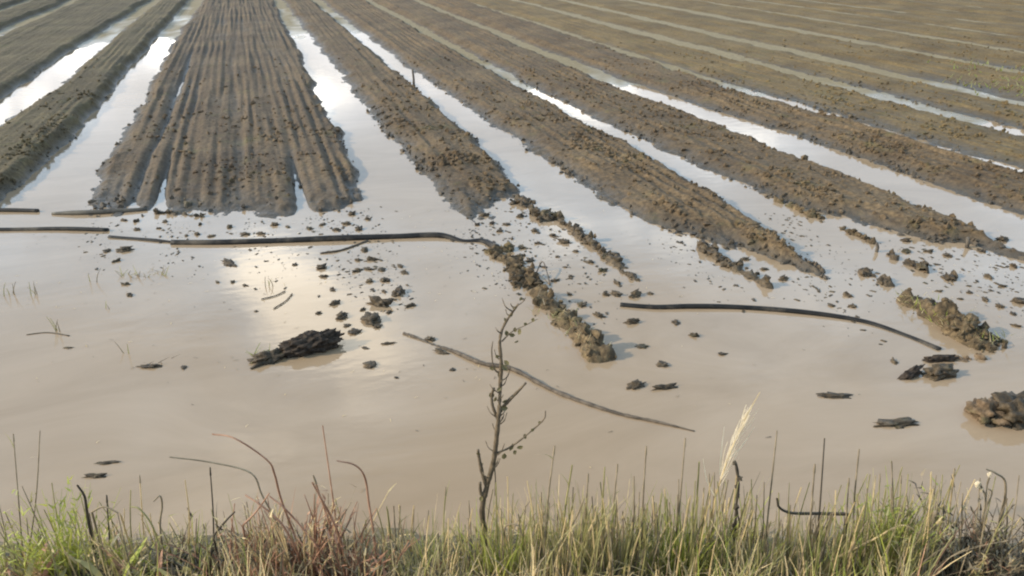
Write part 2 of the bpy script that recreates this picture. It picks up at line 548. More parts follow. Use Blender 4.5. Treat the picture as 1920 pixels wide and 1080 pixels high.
def make_bed(left, right, end, mname, label, H=0.14, dxs=0.028, streak=0.02, lump=0.03, grooves=(), soft=0.24, seed=0, density=1.0, dens_y=20.0, dip=0.0):
    """left / right: water-line edge as (y, x); end: near end as (s, y) with s 0..1 across."""
    ly, lx = zip(*sorted(left)); ry, rx = zip(*sorted(right)); es, ey = zip(*sorted(end))
    ymin = min(ey) - 0.55
    y = spaced(ymin, YFAR, dxs, 7.0, 1.55)
    xl = np.interp(y, ly, lx); xr = np.interp(y, ry, rx)
    k = np.array([1, 2, 3, 4, 5, 4, 3, 2, 1.0]); k /= k.sum()
    xl = np.convolve(np.pad(xl, 4, 'edge'), k, 'valid'); xr = np.convolve(np.pad(xr, 4, 'edge'), k, 'valid')
    w = np.max(xr - xl)
    nc = int((w + 0.5) / dxs) + 2
    s = np.linspace(0, 1, nc)[None, :]
    X = (xl[:, None] - 0.24) + s * (xr - xl + 0.48)[:, None]
    Y = np.repeat(y[:, None], nc, 1)
    wob = 0.11 * fbm(X * 1.1 + seed, Y * 1.0, 4) + 0.07 * fbm(X * 4, Y * 4 + seed, 3)
    dl = X - xl[:, None] + wob; dr = xr[:, None] - X + wob
    sm = np.clip((X - xl[:, None]) / (xr - xl)[:, None], 0, 1)
    de = (Y - np.interp(sm, es, ey)) + 4.0 * wob
    d = np.minimum(np.minimum(dl, dr), de * 0.33)
    prof = np.where(d < 0, d * 0.9, 0)
    lee = np.clip((dl - dr) * 3, -1, 1) * 0.5 + 0.5
    plate = sstep(-0.02, 1, d / (soft * (1.15 - 0.6 * lee)))
    base = np.maximum(floor_z(X, Y), -0.0)
    Z = base + prof + H * plate - 0.01
    drill = np.sin((X + 0.045 * fbm(X * 0.9, Y * 0.25 + seed, 3)) * 2 * math.pi / 0.135 + seed)
    Z = Z + plate * streak * 0.42 * drill * (0.1 + 1.3 * sstep(-0.25, 0.4, fbm(X * 3, Y * 0.45 + seed, 3)))
    Z = Z + plate * (streak * (1.5 * fbm(X * 6.5 + seed * 3, Y * 0.12, 2, 0.6) + 0.9 * fbm(X * 17 + seed * 3, Y * 0.3, 2, 0.6)) + 0.03 * fbm(X * 1.7, Y * 1.1 + seed, 3))
    edge = 1 - sstep(0.0, 0.35, d) * 0.55
    patch = sstep(-0.25, 0.3, fbm(X * 1.5, Y * 1.1 + seed * 3, 3))
    cl = np.maximum(0.8 * clods(X * 8 + seed * 5, Y * 8) * patch ** 2 * edge, np.maximum(0.55 * clods(X * 14 + 7, Y * 14 + seed) * patch, 0.35 * clods(X * 24 + 4, Y * 24 + seed * 2)))
    Z = Z + lump * edge * (cl * 1.25 + 1.1 * fbm(X * 12, Y * 6 + seed, 4, 0.7) + 0.7 * fbm(X * 26, Y * 20 + seed, 2, 0.7)) * (0.25 + 0.75 * sstep(-0.15, 0.12, d))
    Z = Z - dip * (1 - sstep(0.0, 1.6, de)) * plate
    for gxp, gw, gd, ya, yb in grooves:
        gpos = np.interp(Y, [p[0] for p in gxp], [p[1] for p in gxp]) + 0.05 * fbm(Y * 0.8, X * 0 + seed, 3)
        Z = Z - gd * np.exp(-((X - gpos) / gw) ** 2) * sstep(yb, ya, Y)
    Z = np.maximum(Z, -0.16)
    o = link('raised_bed', mesh_np('raised_bed', np.stack([X, Y, Z], -1).reshape(-1, 3), grid_faces(len(y), nc), M[mname]))
    tag(o, label, 'soil bed', 'raised soil beds of the flooded field')
    y1 = min(dens_y, YFAR)
    n = int(density * 190 * (y1 - ymin) * np.mean(xr - xl))
    k1 = np.searchsorted(y, y1)
    crumbs(o, X[:k1], Y[:k1], Z[:k1], n, M[mname])
    return o


def const(x, x2=None):
    return [(0, x), (YFAR, x if x2 is None else x2)]


def shoulder(e, k=0.975):
    return [(y_ * (k if y_ < 70 else 1), x_ * k) for y_, x_ in e]


Lw = [(8.6, -2.67), (9.9, -2.50), (11.4, -2.38), (14.3, -2.30), (18, -2.30), (28, -2.12), (36, -1.98), (75, -1.8)]
Lm = [(8.4, -1.74), (9.7, -1.80), (14, -1.80), (22, -1.80), (28, -1.70), (36, -1.5), (75, -1.3)]
Rm = shoulder([(7.9, 0.96), (8.8, 1.02), (10.6, 1.06), (15, 1.04), (19, 1.08), (28, 1.12), (75, 1.2)])
Lr1 = [(6.8, 1.78), (7.2, 1.70), (8.2, 1.64), (11, 1.60), (15, 1.54), (19, 1.48), (35, 1.4), (75, 1.4)]
Rr1 = shoulder([(7.4, 2.55), (8.5, 2.68), (10, 2.72), (12.5, 2.77), (19.5, 2.73), (34, 2.6), (75, 2.6)])
Lr2 = [(6.2, 3.40), (6.7, 3.32), (7.5, 3.22), (8.8, 3.18), (11.7, 3.08), (15.2, 2.95), (34, 2.80), (75, 2.8)]
Rr2 = shoulder([(4.5, 4.12), (5.0, 4.28), (6.2, 4.45), (7.5, 4.53), (13, 4.50), (21, 4.42), (34, 4.5), (75, 4.5)])
Lr3 = [(6.9, 4.90), (7.7, 4.78), (9.4, 4.72), (12, 4.60), (20, 4.60), (75, 4.7)]
Rr3 = shoulder(k=0.985, e=[(4.9, 6.12), (5.6, 6.2), (7, 6.17), (10, 6.15), (18, 6.05), (34, 6.2), (75, 6.2)])
Lr4 = [(5.4, 6.84), (6.7, 6.76), (8, 6.80), (10, 6.70), (12.5, 6.45), (18, 6.3), (75, 6.4)]
Rr4 = shoulder(k=0.992, e=[(5.5, 8.02), (8, 7.98), (12, 7.76), (17, 7.68), (33, 7.9), (75, 7.9)])

make_bed(const(-13.3), const(-11.5), [(0, 11), (1, 11)], 'soil_left', 'fourth soil bed left of the wide central bed, outermost at the top left corner', dxs=0.07, density=0)
make_bed(const(-11.2), const(-9.65), [(0, 10.5), (1, 10.5)], 'soil_left', 'soil bed at the far top left beyond the thin upper dark furrow line', dxs=0.06, density=0)
make_bed(const(-9.4), const(-7.95), [(0, 10.5), (1, 10)], 'soil_left', 'narrow soil bed cutting the top left corner above both dark furrow lines', dxs=0.06, density=0)
make_bed(const(-7.7, -7.6), const(-6.45, -6.3), [(0, 10), (1, 10)], 'soil_left', 'narrow soil bed between the two thin dark furrow lines at top left', dxs=0.05, density=0)
make_bed(const(-6.2, -6.0), [(8, -3.95), (15, -3.90), (21, -3.88), (29, -3.6), (36, -3.4), (75, -3.2)], [(0, 9.6), (1, 9.2)], 'soil_left',
         'broad brown soil bed left of the leftmost flooded furrow', dxs=0.04, streak=0.012, H=0.13, soft=0.3, density=0.25, lump=0.014)
make_bed([(8, -3.55), (13, -3.46), (15.5, -3.32), (22, -3.30), (36, -3.1), (75, -3.0)], Lw, [(0, 8.9), (1, 8.5)], 'soil_left',
         'dark narrow soil bed between the two flooded furrows at left', H=0.15, soft=0.3, streak=0.015, lump=0.016, density=0.5)
g1 = [(0, -1.03), (8.4, -1.04), (12, -1.06), (20, -1.0), (75, -0.9)]
g2 = [(0, 0.34), (8.0, 0.31), (11, 0.33), (20, 0.35), (75, 0.4)]
gd = [(0, -1.28), (10, -1.28), (17, -1.22), (75, -1.1)]
make_bed(Lm, Rm, [(0, 8.55), (0.25, 8.1), (0.45, 7.75), (0.6, 7.65), (0.75, 7.75), (0.92, 7.55), (1, 7.95)], 'soil_wide',
         'wide central soil bed with fine lengthwise ridges, widest of all', H=0.095, dxs=0.02, streak=0.024, lump=0.015, soft=0.22,
         grooves=((g1, 0.05, 0.115, 8.2, 11.5), (g2, 0.06, 0.125, 8.2, 10.8), (gd, 0.045, 0.06, 16, 24)), seed=3, density=0.28, dip=0.05)
make_bed(Lr1, Rr1, [(0, 6.7), (0.4, 7.0), (0.7, 7.35), (1, 7.6)], 'soil_clod', 'cloddy brown soil bed just right of the wide central bed', H=0.11, dxs=0.022, lump=0.020, streak=0.016, soft=0.3, seed=5, density=0.65)
make_bed(Lr2, Rr2, [(0, 5.95), (0.3, 5.5), (0.6, 5.15), (0.8, 4.8), (1, 4.55)], 'soil_clod', 'long cloddy soil bed, second to the right of the wide central bed', H=0.115, dxs=0.022, lump=0.021, streak=0.016, soft=0.3, seed=8, density=0.65)
make_bed(Lr3, Rr3, [(0, 6.5), (0.3, 5.6), (0.5, 5.2), (0.8, 4.75), (1, 4.5)], 'soil_clod', 'cloddy soil bed, third to the right of the wide central bed', H=0.11, dxs=0.024, lump=0.020, streak=0.016, soft=0.3, seed=12, density=0.6)
make_bed(Lr4, Rr4, [(0, 4.9), (1, 4.4)], 'soil_clod', 'soil bed running off the right edge, fourth right of the wide central bed', H=0.12, dxs=0.026, lump=0.015, soft=0.3, seed=15, density=0.7)
make_bed([(5, 8.25), (9, 8.13), (17, 7.95), (75, 8.05)], shoulder(k=0.995, e=[(5, 9.7), (9, 9.55), (19, 9.5), (33, 9.7), (75, 9.7)]), [(0, 4.4), (1, 4.4)], 'soil_dry', 'olive brown soil bed, fifth to the right of the wide central bed', H=0.085, dxs=0.03, lump=0.018, soft=0.32, seed=18, density=0.6)
edges = [(9.95, 11.3), (11.65, 13.75), (14.15, 16.1), (16.45, 18.2), (18.5, 20.2), (20.5, 22.1), (22.4, 24.0), (24.3, 26.0), (26.3, 28.0), (28.3, 30.0), (30.3, 32.0), (32.3, 34.0)]
ordw = ['sixth', 'seventh', 'eighth', 'ninth', 'tenth', 'eleventh', 'twelfth', 'thirteenth', 'fourteenth', 'fifteenth', 'sixteenth', 'seventeenth']
for i, (a, b_) in enumerate(edges):
    make_bed(const(a), const(b_ - 0.12), [(0, 4.6 + i), (1, 4.6 + i)], 'soil_dry', 'olive tan soil bed, %s to the right of the wide central bed' % ordw[i], H=0.075, streak=0.022, dxs=0.035 + 0.004 * i, lump=0.016, soft=0.34, seed=21 + i, density=0.35 if i < 4 else 0, dens_y=20)

# ------------------------------------------------------------------ broken mud ridges standing in the water


def ridge(pts, half_px, height, mname, label, seed, dens=0.016, lump=0.034):
    P = smooth_path([gp(*p) for p in pts], 12)
    hw = half_px * depth(sum(p[1] for p in pts) / len(pts)) / F
    # even resampling
    ln = [0]
    for i in range(1, len(P)):
        ln.append(ln[-1] + (P[i] - P[i - 1]).length)
    n = max(12, int(ln[-1] / dens)); nc = max(9, int(2.6 * hw / dens))
    tt = np.linspace(0, ln[-1], n)
    cx = np.interp(tt, ln, [p.x for p in P]); cy = np.interp(tt, ln, [p.y for p in P])
    tx = np.gradient(cx); ty = np.gradient(cy); q = np.hypot(tx, ty); tx /= q; ty /= q
    s = np.linspace(-1.3, 1.3, nc)[None, :]
    X = cx[:, None] + s * hw * ty[:, None]; Y = cy[:, None] - s * hw * tx[:, None]
    wv = 1 + 0.9 * fbm(tt * 5 + seed, tt * 0 + seed, 3)[:, None]
    e = np.minimum(tt, ln[-1] - tt)[:, None]
    end = sstep(-0.03, min(0.12, ln[-1] * 0.2), e)
    h = 0.85 * height * (0.75 + 1.3 * fbm(tt * 4 + seed * 2, tt * 0 + 2.2, 3))[:, None]
    body = np.clip(1 - (np.abs(s) / np.maximum(wv, 0.35)) ** 2.2, -0.6, 1)
    gap = sstep(-0.30, -0.05, fbm(X * 3.5 + seed, Y * 3.5, 2))
    Z = h * body * end * (0.35 + 0.65 * gap) + lump * (1.0 * clods(X * 12, Y * 12 + seed) + 0.5 * clods(X * 25, Y * 25) + 1.1 * fbm(X * 18, Y * 18 + seed, 4, 0.65)) * sstep(-0.5, 0.3, body) - 0.025 - 0.06 * (1 - end)
    o = link('mud_ridge', mesh_np('mud_ridge', np.stack([X, Y, Z], -1).reshape(-1, 3), grid_faces(n, nc), M[mname]))
    crumbs(o, X, Y, Z, int(ln[-1] * hw * 2 * 900), M[mname], 0.006, 0.032)
    return tag(o, label, 'mud ridge', 'broken mud ridges standing in the flood water')


ridge([(925, 462), (955, 485), (982, 518), (1006, 548)], 26, 0.06, 'lump_weedy', 'low crumbling mud ridge joining the curved end of the long black pipe', 1)
ridge([(1000, 540), (1046, 590), (1096, 640), (1142, 684)], 25, 0.09, 'lump_weedy', 'stout mud ridge with blunt dark end behind the top of the sapling', 2)
ridge([(1038, 404), (1088, 442), (1140, 482), (1207, 536)], 11, 0.05, 'lump', 'thin dark mud ridge slanting down from the first cloddy bed', 3)
ridge([(955, 372), (1000, 392), (1035, 418)], 16, 0.03, 'lump', 'short broken mud ridge at the tip of the first cloddy bed', 4, lump=0.06)
ridge([(1300, 460), (1362, 492), (1452, 546)], 14, 0.06, 'lump', 'short isolated mud ridge beside the second cloddy bed', 5)
ridge([(1690, 552), (1755, 592), (1820, 632), (1888, 658)], 34, 0.15, 'lump_weedy', 'large yellowish weedy mud ridge near the end of the curved hose at right', 6)
ridge([(1428, 366), (1530, 408), (1600, 438), (1650, 464)], 9, 0.04, 'lump_weedy', 'thin mud ridge along the near edge of the third cloddy bed', 7)
ridge([(1658, 470), (1715, 498), (1800, 526)], 13, 0.03, 'lump', 'crumbling mud ridge ending in a knob right of the third bed', 8, lump=0.06)
ridge([(1612, 506), (1640, 522), (1672, 540)], 10, 0.035, 'lump', 'small mud ridge fragment just above the yellowish weedy ridge', 9, lump=0.05)
ridge([(270, 396), (340, 402), (400, 410)], 7, 0.03, 'lump', 'flat mud spit at the near left end of the wide central bed', 10)

RIDGES = {o_['label']: o_ for o_ in COL.objects if o_.name.startswith('mud_ridge')}
# ------------------------------------------------------------------ clods in the water
protos = [lump_mesh('clod', (1, 0.75, 0.62), 3 + i * 2.7, M['lump'], 3, 0.95, 2.1) for i in range(8)]


def clod(px, py, size, label, group, i=None, flat=1.0, mname=None):
    Z = depth(py)
    w = size * Z / F * RNG.uniform(0.85, 1.15)
    p = gp(px, py + size * 0.1)
    k = RNG.integers(0, 8) if i is None else i
    o = link('soil_clod', protos[k], None, (p.x, p.y, w * 0.02))
    o.scale = (w, w * RNG.uniform(0.55, 1.1), w * flat * RNG.uniform(0.55, 1.1))
    o.rotation_euler = (RNG.uniform(-.15, .15), RNG.uniform(-.15, .15), RNG.uniform(0, 6.28))
    if flat < 0.45:                     # long low ones lie across the view
        o.rotation_euler = (0, 0, -YAW + RNG.uniform(-.2, .2))
        o.scale = (w, w * 0.38, w * max(flat, 0.2) * 0.95)
    return tag(o, label, 'clod', group)


A = ('small wet clod among those in the water below the long black pipe', 'clods below the long pipe',
     [(200, 470, 18), (233, 467, 26), (218, 488, 16), (237, 532, 16), (243, 552, 15), (553, 495, 13), (408, 528, 12), (437, 528, 13),
      (627, 567, 24), (625, 542, 16), (640, 592, 26), (597, 587, 10), (480, 583, 9), (603, 500, 20), (608, 517, 15), (683, 468, 21), (698, 485, 21),
      (670, 487, 13), (715, 505, 18), (750, 498, 13), (760, 510, 17), (722, 523, 22), (692, 527, 13), (747, 547, 28), (768, 572, 22),
      (707, 610, 20), (665, 620, 26), (672, 505, 22), (690, 503, 20), (650, 610, 14), (735, 560, 18), (720, 545, 14), (460, 534, 13), (730, 585, 13), (680, 580, 15)])
B = ('small wet clod in the water between the wide bed end and the long pipe', 'clods above the long pipe',
     [(350, 441, 12), (370, 438, 12), (397, 442, 14), (257, 430, 12), (298, 427, 9), (460, 438, 18), (490, 437, 18), (672, 428, 20), (630, 430, 14),
      (233, 412, 13), (256, 414, 12), (430, 425, 14), (540, 425, 12), (580, 428, 15), (605, 420, 12), (650, 418, 18), (660, 400, 18), (690, 410, 12), (515, 420, 14), (310, 415, 11), (375, 420, 12)])
C_ = ('small wet clod strewn in the water between the two slanting mud ridges', 'clods between the slanting ridges',
      [(923, 417, 17), (937, 432, 14), (907, 403, 16), (980, 463, 17), (993, 488, 15), (1002, 430, 20), (960, 447, 13), (1058, 452, 22), (1105, 490, 18),
       (1130, 507, 14), (1070, 517, 11), (1040, 525, 14), (1068, 550, 14), (1137, 552, 13), (1155, 550, 20), (1190, 552, 28), (1220, 550, 13), (1158, 530, 18),
       (1122, 590, 22), (1090, 570, 18), (1183, 602, 28), (1020, 500, 11), (1045, 480, 12), (1080, 470, 12), (1010, 455, 14), (950, 420, 12), (975, 405, 14), (1035, 440, 16), (895, 420, 14), (1120, 620, 12), (1060, 500, 9)])
D_ = ('small clod beside the short isolated ridge and the second cloddy bed end', 'clods by the second cloddy bed end',
      [(1362, 465, 11), (1397, 485, 15), (1433, 503, 15), (1468, 522, 18), (1560, 572, 13), (1598, 573, 15), (1590, 553, 16), (1340, 455, 11), (1320, 440, 14), (1500, 500, 11), (1415, 460, 12)])
E_ = ('small dark clod in the water at the right edge above the weedy ridge', 'clods at the right edge',
      [(1697, 450, 17), (1700, 470, 19), (1777, 478, 17), (1853, 517, 22), (1900, 498, 20), (1910, 562, 26), (1873, 573, 15), (1900, 588, 15), (1817, 548, 11),
       (1847, 562, 13), (1880, 448, 22), (1670, 477, 14), (1740, 470, 14), (1780, 520, 28), (1840, 470, 14), (1880, 535, 16), (1760, 545, 11), (1905, 610, 14), (1800, 560, 11)])
ORD = ['first', 'second', 'third', 'fourth', 'fifth', 'sixth', 'seventh', 'eighth', 'ninth', 'tenth', 'eleventh', 'twelfth', 'thirteenth', 'fourteenth', 'fifteenth', 'sixteenth']
PATCH = [(A, 'clods below the long pipe', [
             (lambda x, y: x < 300, 'in the patch below the short overlapping pipe'),
             (lambda x, y: x < 600, 'in the bright cloud reflection'),
             (lambda x, y: y < 530, 'in the scatter under the longest pipe'),
             (lambda x, y: True, 'in the scatter just above the big dark lump')]),
         (B, 'clods above the long pipe', [
             (lambda x, y: x < 420, 'between the wide bed and the left pipes'),
             (lambda x, y: True, 'between wide bed and longest pipe')]),
         (C_, 'clods between the slanting ridges', [
             (lambda x, y: y < 436, 'at the broken tip of the first cloddy bed'),
             (lambda x, y: y < 512, 'in the upper water between the two slanting ridges'),
             (lambda x, y: True, 'between stout ridge and hose end')]),
         (D_, 'clods by the second cloddy bed end', [
             (lambda x, y: x < 1450, 'beside the short isolated ridge'),
             (lambda x, y: True, 'off the tip of the second cloddy bed')]),
         (E_, 'clods at the right edge', [
             (lambda x, y: y < 505, 'in the water off the third cloddy bed end'),
             (lambda x, y: True, 'at the right edge above the weedy ridge')])]
for (lab, grp0, pts), grp, subs in PATCH:
    left = list(pts)
    for test, where in subs:
        mine = sorted(p_ for p_ in left if test(p_[0], p_[1]))
        left = [p_ for p_ in left if not test(p_[0], p_[1])]
        for i, (x_, y_, s_) in enumerate(mine):
            clod(x_, y_, s_, 'small wet clod %s, %s from the left' % (where, ORD[i]), grp, flat=0.8)
for x_, y_, s_, fl, lab in [
        (430, 492, 34, 0.5, 'flat wet clod in the bright cloud reflection, left of the scattered ones'),
        (712, 567, 42, 0.9, 'large ragged clod at the heart of the scattered clods'),
        (695, 598, 38, 0.9, 'large ragged clod just above the right end of the big dark lump'),
        (685, 652, 15, 0.7, 'lone small clod right of the big dark lump'),
        (727, 642, 26, 0.35, 'flat clod just left of the floating stick end'),
        (695, 683, 22, 0.6, 'wedge shaped clod below and right of the big dark lump'),
        (807, 634, 22, 0.8, 'knobbly clod touching the upper end of the floating stick'),
        (827, 659, 22, 0.7, 'small clod under the upper part of the floating stick'),
        (848, 693, 11, 0.5, 'tiny faint clod left of the sapling stem'),
        (743, 707, 11, 0.5, 'tiny lone clod below the flat clods, in open water'),
        (1267, 603, 17, 0.8, 'clod just below the left part of the curved hose'),
        (1302, 628, 16, 0.9, 'upright little clod below the curved hose'),
        (1355, 662, 17, 0.5, 'low lone clod in the open water under the hose'),
        (1202, 648, 20, 0.5, 'clod right of the blunt end of the stout ridge'),
        (1240, 683, 22, 0.7, 'clod floating between the stout ridge end and the open water'),
        (1193, 720, 42, 0.6, 'dark broad clod below the blunt end of the stout ridge'),
        (1245, 724, 34, 0.4, 'flat clod right next to the dark broad one below the ridge'),
        (1677, 678, 17, 0.9, 'small upright clod left of the dark broken slab'),
        (1565, 738, 50, 0.24, 'low dark clod alone in the open water at right'),
        (1680, 789, 68, 0.22, 'long low dark clod nearest to the rusty clod'),
        (178, 890, 34, 0.42, 'small dark clod in the water just above the lime green weeds'),
        (200, 864, 40, 0.12, 'flat muddy clod behind the small dark one at lower left'),
        (283, 683, 44, 0.25, 'ragged low clod with stubble in the water at left'),
        (345, 688, 14, 0.5, 'tiny clod right of the ragged low one at left'),
        (128, 651, 16, 0.4, 'faint little clod near the left edge of the water')]:
    clod(x_, y_, s_, lab, None, flat=fl)

# big dark lump with a weedy tail
pa, pb = gp(518, 668), gp(632, 645)
p = pa.lerp(pb, 0.5)
rt = tag(link('earth_lump', None, None, (p.x, p.y, 0)), 'big dark elongated lump of earth with a green weedy left tail', 'earth lump')
ang = math.atan2((pb - pa).y, (pb - pa).x)
o = link('body', lump_mesh('body', ((pb - pa).length * 0.95, 0.17, 0.15), 4.2, M['lump_dark'], 5, 0.34, 3.4), rt, (0.02, 0.0, 0.035)); o.rotation_euler = (0, R(-5), ang)
pt = gp(505, 673) - p
o = link('tail', lump_mesh('tail', (0.20, 0.13, 0.07), 9.1, M['lump'], 4, 0.7, 2.6), rt, (pt.x, pt.y, 0.01)); o.rotation_euler = (0, 0, ang)
# rusty clod at right
p = gp(1880, 785)
rt = tag(link('earth_lump', None, None, (p.x, p.y, 0)), 'big clod with rust coloured left side at the right edge', 'earth lump')
o = link('body', lump_mesh('body', (0.30, 0.22, 0.17), 14.2, M['lump'], 4, 0.6, 2.4), rt, (0.06, -0.01, 0.04))
o = link('rusty_side', lump_mesh('rusty_side', (0.19, 0.18, 0.14), 19.3, M['lump_rust'], 4, 0.7, 2.6), rt, (-0.08, 0.035, 0.03))
# dark broken slab by the weedy ridge
p = gp(1732, 706)
rt = tag(link('bark_slab', None, None, (p.x, p.y, 0)), 'dark broken slabs of earth lying below the weedy ridge', 'slab')
for nm, (x_, y_), dims, rot, mm in (('wedge', (1704, 706), (0.20, 0.055, 0.045), (0, R(-16), -YAW + R(28)), 'lump_dark'),
                                    ('upper_piece', (1760, 676), (0.20, 0.05, 0.045), (0, R(-4), -YAW + R(4)), 'lump_dark'),
                                    ('lower_piece', (1760, 704), (0.19, 0.10, 0.085), (0, R(-6), -YAW + R(14)), 'lump')):
    q = gp(x_, y_) - p
    o = link(nm, lump_mesh(nm, dims, x_ * 0.11, M[mm], 4, 0.55, 2.6), rt, (q.x, q.y, dims[2] * 0.25)); o.rotation_euler = rot
ridge([(1775, 668), (1810, 674), (1850, 668)], 9, 0.012, 'lump_rust', 'flat reddish mud spit between dark slabs and weedy ridge', 31, lump=0.03)

# ------------------------------------------------------------------ pipes and sticks in the water


def water_tube(name, pts, rad, mname, label, cat, z0=0.006, ends=(0, 0), knob=0.0, group=None, dz=None, sides=9):
    P = [gp(*p) for p in pts]
    for i, v in enumerate(P):
        v.z = z0 if dz is None else dz[i]
    P = smooth_path(P, 10)
    n = len(P)
    for i, v in enumerate(P):
        v.z += rad * 0.75 * mnoise.noise(Vector((v.x * 1.3, v.y * 1.3, len(pts))))
    rr = [rad * (1 - ends[0] * max(0, 1 - i / (n * 0.25))) * (1 - ends[1] * max(0, 1 - (n - 1 - i) / (n * 0.25))) for i in range(n)]
    o = link(name, tube_mesh(name, P, rr, M[mname], sides, knob, len(pts) * 7))
    return tag(o, label, cat, group)


G_ = 'pipes lying in the flood water'
water_tube('pipe', [(-160, 432), (0, 432), (110, 431), (203, 433)], 0.024, 'pipe', 'thin black pipe reaching in from the left edge below the others', 'pipe', group=G_)
water_tube('pipe', [(-160, 396), (0, 396), (72, 397)], 0.024, 'pipe', 'short end of black pipe at the left edge, uppermost', 'pipe', group=G_)
water_tube('pipe', [(98, 402), (180, 401), (276, 394)], 0.028, 'pipe_muddy', 'brown muddy pipe lying across the near left corner of the wide bed', 'pipe', group=G_, ends=(0.5, 0))
water_tube('pipe', [(205, 445), (260, 449), (325, 455)], 0.022, 'pipe', 'short black pipe overlapping the left end of the long one', 'pipe', group=G_, ends=(0, 0.5))
water_tube('pipe', [(322, 457), (420, 457), (520, 454), (640, 450), (740, 446), (822, 444), (868, 452), (905, 453), (932, 468)], 0.031, 'pipe',
           'longest black pipe lying straight across the water below the wide bed', 'pipe', group=G_, dz=[0.008] * 5 + [0.004, -0.024, -0.008, 0.02])
water_tube('hose', [(1163, 573), (1230, 578), (1300, 577), (1400, 579), (1520, 589), (1620, 604), (1700, 630), (1762, 656)], 0.022, 'pipe',
           'black hose curving over the water towards the weedy ridge at right', 'hose', dz=[0.008] * 4 + [0.004, 0.0, -0.006, -0.004])
st = water_tube('floating_stick', [(757, 626), (780, 634), (812, 646), (850, 660), (905, 684), (960, 694), (1040, 735), (1150, 774), (1230, 792), (1302, 809)], 0.0135, 'twig',
                'long thin stick floating slantwise behind the sapling stem', 'stick', ends=(0.2, 0.7), knob=0.22, dz=[0.008, 0.006, -0.006, 0.004, 0.008, 0.008, 0.006, 0.004, 0.003, 0.0])
water_tube('twig', [(600, 476), (640, 470), (690, 452)], 0.010, 'twig', 'short twig slanting under the middle of the longest pipe', 'twig', knob=0.2, ends=(0.5, 0.2))
water_tube('twig', [(490, 562), (515, 556), (535, 547)], 0.004, 'twig', 'small twig lying in the bright cloud reflection', 'twig', knob=0.2)
water_tube('twig', [(513, 580), (535, 566), (548, 552)], 0.004, 'twig', 'small forked twig below the other in the bright reflection', 'twig', knob=0.2)
water_tube('twig', [(1005, 512), (1018, 506), (1032, 535)], 0.005, 'twig', 'thin bent twig poking up beside the low crumbling ridge', 'twig', dz=[0, 0.07, 0], knob=0.2)
water_tube('twig', [(50, 628), (90, 624), (130, 630)], 0.005, 'twig', 'faint straight twig near the left edge', 'twig', z0=0.001)

# one weathered stake in a furrow; two stubs drawn for clods with their reflections
for x_, y_, h_, r_, lab in ((776, 166, 0.33, 0.022, 'small stake standing in the furrow between the first two cloddy beds'),
                            (1643, 472, 0.08, 0.014, 'clod with its reflection, drawn as a stub, at the thin ridge tip'),
                            (1812, 464, 0.09, 0.018, 'clod with its reflection, drawn as a dark stub, at the third cloddy bed end')):
    p = gp(x_, y_)
    P = [p + Vector((0, 0, -0.08)), p + Vector((0.005, 0, h_ * 0.5)), p + Vector((-0.008, 0.004, h_))]
    o = link('stake', tube_mesh('stake', P, [r_, r_ * 0.95, r_ * 0.8], M['wood'], 6, 0.08, x_))
    tag(o, lab, 'stake')

# ------------------------------------------------------------------ blades and stalks


class Blades:
    """collects curved ribbons / three-sided stems into one mesh."""

    def __init__(s):
        s.v, s.f, s.m = [], [], []

    def ribbon(s, path, w0, w1, mi=0, side=None):
        n = len(path); b0 = len(s.v)
        for i, p in enumerate(path):
            t_ = i / (n - 1)
            w = w0 * (1 - t_) + w1 * t_
            sd = side or Vector((1, 0, 0))
            s.v.append(p - sd * w); s.v.append(p + sd * w)
        for i in range(n - 1):
            k = b0 + 2 * i
            s.f.append((k, k + 1, k + 3, k + 2)); s.m.append(mi)

    def stem(s, path, r0, r1, mi=0, sides=4):
        n = len(path); b0 = len(s.v)
        for i, p in enumerate(path):
            r = r0 + (r1 - r0) * i / (n - 1)
            tan = (path[min(i + 1, n - 1)] - path[max(i - 1, 0)]).normalized()
            a = tan.cross(Vector((0.3, 1, 0.1))).normalized(); c = tan.cross(a)
            for k in range(sides):
                an = 2 * math.pi * k / sides
                s.v.append(p + a * (math.cos(an) * r) + c * (math.sin(an) * r))
        for i in range(n - 1):
            for k in range(sides):
                k2 = (k + 1) % sides
                s.f.append((b0 + i * sides + k, b0 + i * sides + k2, b0 + (i + 1) * sides + k2, b0 + (i + 1) * sides + k)); s.m.append(mi)

    def build(s, name, mats, parent=None):
        co = np.array([tuple(v) for v in s.v]); fa = np.array(s.f)
        me = mesh_np(name, co, fa, None, True, [M[k] for k in mats], s.m)
        return link(name, me, parent)


def curve(base, length, az, lean, droop, n=5):
    """a blade path from base: leans by lean at the start, bending over by droop at the tip."""
    out = [Vector(base)]
    a = lean
    for i in range(n):
        d = Vector((math.sin(a) * math.cos(az), math.sin(a) * math.sin(az), math.cos(a)))
        out.append(out[-1] + d * (length / n))
        a += droop / n
    return out


RND = random.Random(5)


def bz(r, f):
    return float(bank_z(np.array([r]), np.array([f]))[0])


def lat(px, f, py=1000):
    """lateral metres for photo column px at forward distance f."""
    u, v = px - 960, py - 540
    return u * f / (F * CT - v * ST)


